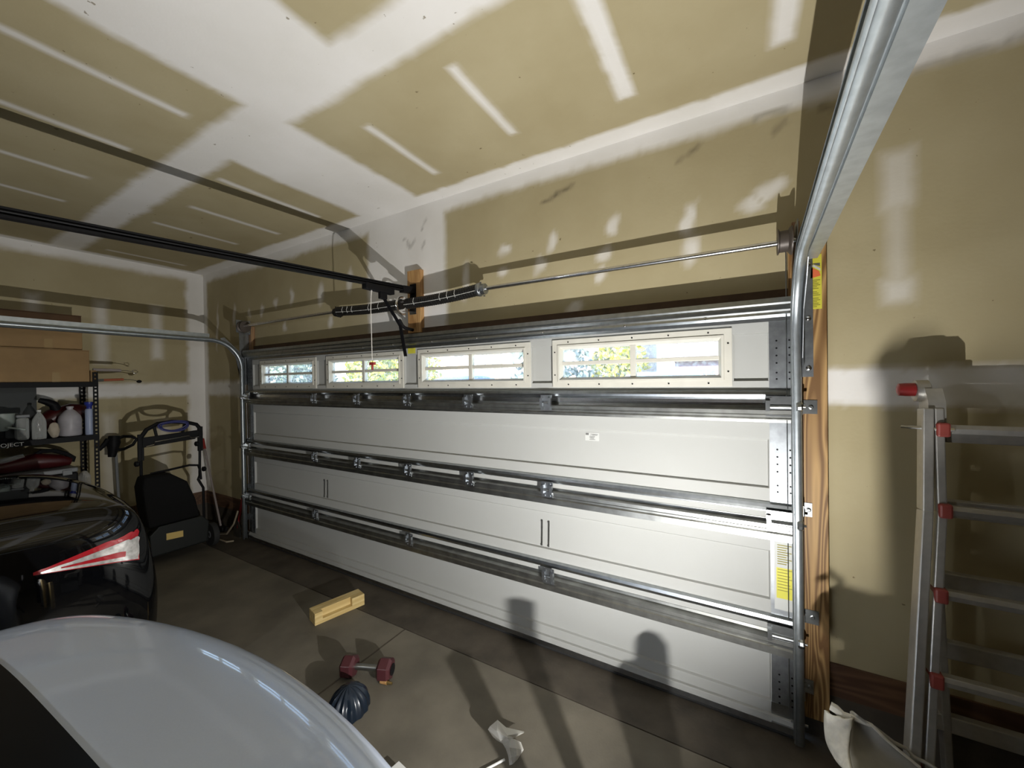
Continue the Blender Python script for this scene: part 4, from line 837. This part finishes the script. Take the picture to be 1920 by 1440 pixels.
# ------------------------------------------------------------------ floor clutter
wd = thing('wood_offcut', 'pale yellow wood offcut with a notched edge on the floor by the door', 'wood block', (2.05,-.39,0), local=True)
wd.rotation_euler = (0,0,math.radians(-14))
mb = MB().box(-.055,.055,-.185,.175,.0,.03); mb.box(-.055,.02,-.185,.175,.03,.085); mb.box(.02,.055,.08,.175,.03,.085); mb.box(.02,.055,-.185,-.13,.03,.085)
build('block', mb, M['offcut'], wd, bevel=.003)
db = thing('dumbbell', 'maroon hexagonal dumbbell on the floor near the silver car', 'dumbbell', (2.77,-.72,0), local=True); db.rotation_euler = (0,0,math.atan2(.13,.30))
hexp = [(.062*math.cos(a), .062*math.sin(a)) for a in np.linspace(PI/6, 2*PI+PI/6, 7)[:-1]]
for s in (-1, 1):
    hd_ = MB(); hd_.rings([[(s*xx, p[0]*k, .055+p[1]*k) for p in hexp] for xx, k in ((.07,.75),(.085,1),(.135,1),(.15,.78))]); build('weight_head', hd_, M['maroon'], db, bevel=.004)
    hd_ = MB().lathe([(.030,0),(.030,.003)] , (s*.151 if s > 0 else -.154, 0, .055), 'x', 14); build('end_cap', hd_, M['black_plastic'], db)
build('handle', MB().tube([(-.08,0,.055),(.08,0,.055)], .017, 12), M['steel_dark'], db, smooth=True)
st = thing('wooden_peg', 'short wooden peg with a brass tip on the floor beside the dumbbell', 'peg', (2.90,-.70,0)); g = MB(); g.tube([(2.875,-.715,.012),(2.915,-.705,.012)], .012, 10); build('peg', g, M['pine_x'], st, smooth=True)
g = MB(); g.tube([(2.915,-.705,.012),(2.945,-.697,.012)], [.010,.006], 8); build('brass_tip', g, M['brass'], st, smooth=True)
def pleat(u, v):
    a = 2*PI*u; h = v; r = (.105*(1-.25*h*h))*(1+.10*math.cos(14*a)*(.3+.7*h)); r *= math.sqrt(max(0, 1-h**2.6))+.02
    return (2.875+r*.9*math.cos(a), -.925+r*math.sin(a), .002+.13*h)
bb_ = build('pleated_bag', MB().grid(pleat, 84, 12), M['bluebag'], smooth=True, at=(2.875,-.925,0)); tag(bb_, 'dark blue pleated vinyl bag on the floor behind the silver trunk', 'bag')
# crumpled clear wrapper, stick and scrap near the bottom of the view
def sheet(name, quadgrid, m, label, seed, amp=.02, sub=1):
    g_ = np.random.default_rng(seed); G = np.array(quadgrid, float); nu, nv = G.shape[1]-1, G.shape[0]-1
    mb = MB(); mb.v = [tuple(p+np.array([g_.normal()*amp, g_.normal()*amp, abs(g_.normal())*amp*.6])) for row in G for p in row]
    mb.f = [(j*(nu+1)+i, j*(nu+1)+i+1, (j+1)*(nu+1)+i+1, (j+1)*(nu+1)+i) for j in range(nv) for i in range(nu)]; mb.m = [0]*len(mb.f)
    return build(name, mb, m, label, solid=.0012)
PX = lambda px, py, z: None
def bpj(px, py, z):
    d = _f + _r*((px-960)/731.7) - _u*((py-720)/731.7); k = (z-1.6989)/d.z; return Vector((4.6449,-2.2263,1.6989))+d*k
wr = thing('plastic_wrapper', 'crumpled clear plastic wrapper on the floor near the bottom of the view', 'wrapper', (3.66,-.66,0))
W1 = [[(918,1358,.10),(934,1350,.12),(952,1366,.10),(978,1370,.05)],[(916,1368,.08),(932,1372,.125),(950,1378,.13),(980,1374,.06)],[(924,1384,.05),(938,1388,.10),(952,1384,.13),(966,1382,.05)],[(934,1392,.03),(944,1396,.06),(956,1386,.10),(962,1384,.05)]]
sheet('folded_end', [[tuple(bpj(*p)) for p in r] for r in W1], M['bag'], wr, 3, .004)
W2 = [[(944,1392,.02),(954,1384,.09),(966,1386,.08),(974,1392,.03)],[(948,1406,.02),(958,1404,.08),(970,1404,.07),(981,1406,.02)],[(952,1420,.015),(960,1420,.06),(970,1418,.06),(976,1416,.02)],[(958,1434,.01),(962,1436,.02),(966,1434,.02),(970,1426,.01)]]
sheet('hanging_end', [[tuple(bpj(*p)) for p in r] for r in W2], M['bag'], wr, 5, .004)
sk = build('white_straw', MB().tube([bpj(905,1446,.012), bpj(946,1424,.012)], .005, 7), M['white_plastic'], smooth=True); tag(sk, 'thin white stick lying below the clear wrapper', 'stick')
scp = MB().prism([(0,0),(.075,-.01),(.06,-.07),(-.01,-.055)], lambda x,y: bpj(748,1432,.02)+Vector((x,y,0)), lambda x,y: bpj(748,1432,.03)+Vector((x,y,.012))); sp_ = build('paper_scrap', scp, M['white_plastic']); tag(sp_, 'small white scrap at the bottom edge beside the silver car', 'scrap')

# white quilted seat in the lower right corner
ws = thing('infant_seat', 'white quilted padded seat in the bottom right corner before the ladder', 'seat', (5.0,-.6,0))
def bp2(px, py, y): 
    d = _f + _r*((px-960)/731.7) - _u*((py-720)/731.7); k = (y+2.2263)/d.y; return Vector((4.6449,-2.2263,1.6989))+d*k
def curve2(P, t):
    P = [Vector(p) for p in P]; n = len(P)-1; x = t*n; i = min(int(x), n-1); f = x-i
    p0, p1, p2, p3 = P[max(i-1,0)], P[i], P[i+1], P[min(i+2,n)]
    return .5*((2*p1)+(p2-p0)*f+(2*p0-5*p1+4*p2-p3)*f*f+(3*p1-p0-3*p2+p3)*f**3)
Lc = [bp2(1549,1332,-.46), bp2(1548,1358,-.47), bp2(1552,1390,-.50), bp2(1566,1418,-.54), bp2(1588,1442,-.60), bp2(1600,1475,-.66), bp2(1602,1540,-.70)]
Rc = [bp2(1598,1346,-.48), bp2(1595,1366,-.50), bp2(1592,1395,-.54), bp2(1593,1420,-.58), bp2(1598,1445,-.63), bp2(1603,1478,-.68), bp2(1604,1542,-.71)]
def pad(u, v):
    a = curve2(Lc, v); b = curve2(Rc, v); p = a*(1-u)+b*u; e = math.sin(PI*u)**.6
    p = p+Vector((-.004,-.018,.0))*e*(1+.25*math.sin(u*9)*math.sin(v*26)); return p
build('quilted_pad', MB().grid(pad, 14, 40), M['white_fabric'], ws, smooth=True, solid=.012, angle=180)
Oc = [bp2(1606,1342,-.47), bp2(1634,1362,-.46), bp2(1660,1388,-.45), bp2(1690,1414,-.44), bp2(1722,1440,-.43), bp2(1752,1470,-.42), bp2(1770,1545,-.42)]
def shell(u, v):
    a = curve2(Rc, v)+Vector((.003,.006,0)); b = curve2(Oc, v); p = a*(1-u)+b*u; return p+Vector((.0,.05,-.02))*math.sin(PI*u)
build('seat_shell', MB().grid(shell, 10, 30), M['grey_fabric'], ws, smooth=True, solid=.008, angle=180)
g = MB(); g.tube([bp2(1557,1323,-.45), bp2(1568,1330,-.455), bp2(1582,1342,-.46), bp2(1600,1346,-.465), bp2(1634,1360,-.455), bp2(1662,1388,-.445), bp2(1692,1413,-.435), bp2(1724,1439,-.425)], [.014,.015,.013,.009,.007,.006,.006,.006], 8); build('rolled_edge', g, M['white_fabric'], ws, smooth=True)
g = MB(); g.tube([bp2(1640,1364,-.43), bp2(1676,1392,-.41), bp2(1700,1404,-.40), bp2(1712,1418,-.40), bp2(1740,1432,-.40), bp2(1760,1445,-.40)], .006, 6); build('binding', g, M['grey_fabric'], ws, smooth=True)
build('seat_base', MB().box(4.87,5.03,-.76,-.54,.0,.20), M['grey_plastic'], ws, bevel=.03)

# ------------------------------------------------------------------ the work light and unseen shadow casters added round it (below the frame)
wk = thing('work_light', 'small work light on a tripod stand beside the silver car', 'lamp', (4.69,-1.40,0))
back = LAMP-LAMP_DIR*.012; bk2 = LAMP-LAMP_DIR*.06
g = MB(); g.tube([back, bk2], [.032,.022], 16); build('housing', g, M['black_plastic'], wk)
g = MB(); g.tube([bk2, Vector((bk2.x, bk2.y, .50)), Vector((bk2.x, bk2.y, .14))], .010, 8); build('pole', g, M['black_metal'], wk)
for k in range(3):
    a = k*2*PI/3+2.7; g = MB(); g.tube([(bk2.x,bk2.y,.30),(bk2.x+.2*math.cos(a),bk2.y+.2*math.sin(a),.006)], .007, 6); build('leg', g, M['black_metal'], wk)
g = MB(); g.tube([Vector((bk2.x, bk2.y, .53)), Vector((4.749,-1.30,.56)), Vector((4.751,-1.205,.60)), Vector((4.751,-1.195,.73))], .009, 10); g.sphere((4.751,-1.195,.733), .011); build('shadow_arm', g, M['black_plastic'], wk, smooth=True)  # unseen arm added to cast the soft upright shadow on the wall
build('shadow_flap', MB().box(4.719,4.80,-1.292,-1.289,.52,.655), M['black_metal'], wk)  # unseen plate added to cut the light towards the lower right wall
pk = build('shadow_stake', MB().box(4.449,4.470,-1.12,-1.099,0,.547), M['offcut'], bevel=.002); tag(pk, 'taller unseen timber stake added before the work light to shadow the door', 'stake')  # out of view, put there for its shadow on the door
pk = build('shadow_stake', MB().box(4.275,4.305,-1.105,-1.075,0,.455), M['offcut'], bevel=.002); tag(pk, 'shorter unseen timber stake added to cast a strip of shadow on the floor', 'stake')  # out of view, put there for its shadow strip on the floor
fp = thing('shadow_post', 'unseen slim post added before the work light to shadow the door', 'pump', (4.595,-1.08,0))  # unseen upright shape, put in to throw a shadow on the door
build('barrel', MB().lathe([(.018,0),(.018,.515),(.016,.538),(.008,.547)], (4.595,-1.08,0), 'z', 14), M['grey_plastic'], fp, smooth=True); build('tank', MB().lathe([(.030,.02),(.032,.05),(.032,.48),(.018,.505)], (4.578,-1.08,0), 'z', 16), M['grey_plastic'], fp, smooth=True); build('post_foot', MB().box(4.555,4.62,-1.11,-1.05,0,.02), M['black_plastic'], fp, bevel=.004)
tbg = thing('shadow_pouch', 'unseen dark pouch with a hook, added to shadow the wall by the jamb', 'bag', (4.80,-1.0,0))  # unseen bag shape, outline cut to throw the hooked shadow on the wall
build('pouch', MB().prism([(4.85,0),(4.93,0),(4.90,.56),(4.82,.630),(4.762,.638),(4.751,.612),(4.768,.580),(4.82,.568),(4.84,.50)], lambda x,z: (x,-1.06,z), lambda x,z: (x,-.98,z)), M['fabric_black'], tbg, bevel=.006)
g = MB(); g.tube([(4.774,-1.02,.63),(4.769,-1.02,.645),(4.759,-1.02,.652),(4.752,-1.02,.646)], .004, 6); build('hook', g, M['black_metal'], tbg)

# ------------------------------------------------------------------ outdoors, seen through the door windows
struct('ground', MB().box(-70, 40, .5, 70, -.35, -.15), M['lawn'])
struct('driveway', MB().box(-1.5, 7.5, .5, 13, -.149, -.03), M['asphalt'])
struct('street', MB().box(-70, 40, 13, 19, -.149, -.06), M['asphalt'])
def house(x, y, w, d, h, wall, roof, label, nwin=3):
    t = thing('house', label, 'house', (x, y+d/2, -.15))
    build('wall', MB().box(x-w/2, x+w/2, y, y+d, -.15, h), wall, t)
    build('roof', MB().prism([(-.5,h),(d+.5,h),(d/2,h+d*.32)], lambda a,z: (x-w/2-.4, y+a, z), lambda a,z: (x+w/2+.4, y+a, z)), roof, t)
    for k in range(nwin):
        wx = x-w/2+w*(k+.5)/nwin
        for z0 in ((1.0, 3.7) if h > 4.5 else (1.0,)):
            f = build('window', MB().box(wx-.62, wx+.62, y-.06, y+.02, z0, z0+1.4), M['trimw'], t); build('pane', MB().box(wx-.52, wx-.03, y-.075, y-.05, z0+.1, z0+1.3).box(wx+.03, wx+.52, y-.075, y-.05, z0+.1, z0+1.3), M['shade'], f)
    build('front_door', MB().box(x-w*.08-.5, x-w*.08+.5, y-.05, y+.02, -.1, 2.1), M['trimw'], t)
    return t
house(-6.5, 24, 10, 9, 5.4, M['siding'], M['roof'], 'white sided house across the street, seen through the third window', 4)
house(6.5, 25, 11, 9, 2.9, M['siding_blue'], M['roof'], 'low mauve house across the street, seen through the rightmost window', 3)
house(-21, 26, 11, 9, 5.4, M['siding_tan'], M['roof_br'], 'tan house across the street, seen through the second window', 3)
def tree(x, y, h, r, m, label, seed):
    t = thing('tree', label, 'tree', (x,y,-.15), 'trees outside the garage')
    g = MB(); g.tube([(x,y,-.15),(x+.05,y,h*.3),(x,y+.05,h*.6)], [.16,.12,.06], 8); build('trunk', g, M['bark'], t)
    g_ = np.random.default_rng(seed); mb = MB()
    for k in range(900):
        a = g_.random()*2*PI; ph = math.acos(1-2*g_.random()); rr = r*(g_.random()**.4)
        c = Vector((x+rr*math.sin(ph)*math.cos(a), y+rr*math.sin(ph)*math.sin(a), h*.52+rr*1.0*math.cos(ph)*h*.46/r))
        u = Vector(g_.normal(size=3)).normalized()*.16; v = u.cross(Vector(g_.normal(size=3))).normalized()*.10
        mb.add([c-u, c+v, c+u, c-v], [(0,1,2,3)])
    o = build('foliage', mb, m, t); o['kind'] = 'stuff'
for x, y, h, r, m, lab, sd in ((-14.5,9.5,3.6,1.7,'leaf_b','grey green tree beyond the leftmost window',1),(-19,12,5,2.2,'leaf_g','taller tree behind the grey green one, beyond the leftmost window',2),(-8.2,9,3.4,1.5,'leaf_y','yellow leaved tree beyond the second window',3),
        (-11.5,14,4.4,1.8,'leaf_y','further yellow tree beyond the second window',4),(-1.2,10.5,4.0,1.5,'leaf_b','bluish tree beyond the rightmost window, near the street',5),(.7,12.5,3.6,1.1,'leaf_y','small yellow green tree beyond the rightmost window',6),(-26,16,6,2.6,'leaf_g','large distant tree beyond the leftmost window',7)):
    tree(x, y, h, r, M[m], lab, sd)
def parked(label, x, y, m, zt, name='van'):
    t = thing(name, label, 'car', (x,y,-.03))
    R_ = []
    for yy, w, z0, z1, wt_ in ((-2.3,.86,.28,.62,.70),(-2.15,.92,.22,.86,.80),(-1.2,.95,.2,1.0,.84),(-.75,.95,.2,1.08,.82),(-.1,.95,.2,zt-.05,.72),(.9,.95,.2,zt,.74),(1.9,.95,.2,zt-.04,.74),(2.3,.9,.25,zt-.35,.76),(2.4,.82,.3,.8,.7)):
        half = [(0,z0),(w,z0),(w,.9 if z1 > .9 else z1-.05),(wt_,z1-.03),(wt_*.8,z1),(0,z1+.01)]; R_.append([(x+a, y+yy, b) for a, b in mirror_ring(half)])
    build('body', MB().rings(R_), m, t, smooth=True, sub=1)
    build('side_window', MB().box(x-.90,x+.90,y-.1,y+1.9,1.12,zt-.22), M['car_glass'], t, bevel=.03)
    for sx in (-1,1):
        for yy in (-1.4,1.45): build('wheel', MB().lathe([(.18,-.1),(.33,-.1),(.33,.1),(.18,.1)], (x+sx*.84,y+yy,.30), 'x', 18), M['rubber'], t, smooth=True)
parked('pale blue van on the driveway beyond the rightmost window', 3.35, 5.2, M['van'], 1.87)
parked('deep blue car beyond the rightmost window, by the street', -3.4, 7.4, M['bluecar'], 1.93)
fe_ = thing('fence', 'weathered plank fence beyond the second and third windows', 'fence', (-9,17.9,-.1))
for k in range(46): build('plank', MB().box(-15.5+k*.26, -15.5+k*.26+.235, 19.6, 19.63, -.1, 2.05+.04*(k%3)), M['fence'], fe_)
pl = build('street_lamp', MB().tube([(-4.6,15.5,-.1),(-4.6,15.5,4.2)], .06, 8).tube([(-4.6,15.5,4.15),(-5.4,15.5,4.35)], .04, 6), M['steel_dark']); tag(pl, 'dark street lamp post seen through the third window', 'lamp post')
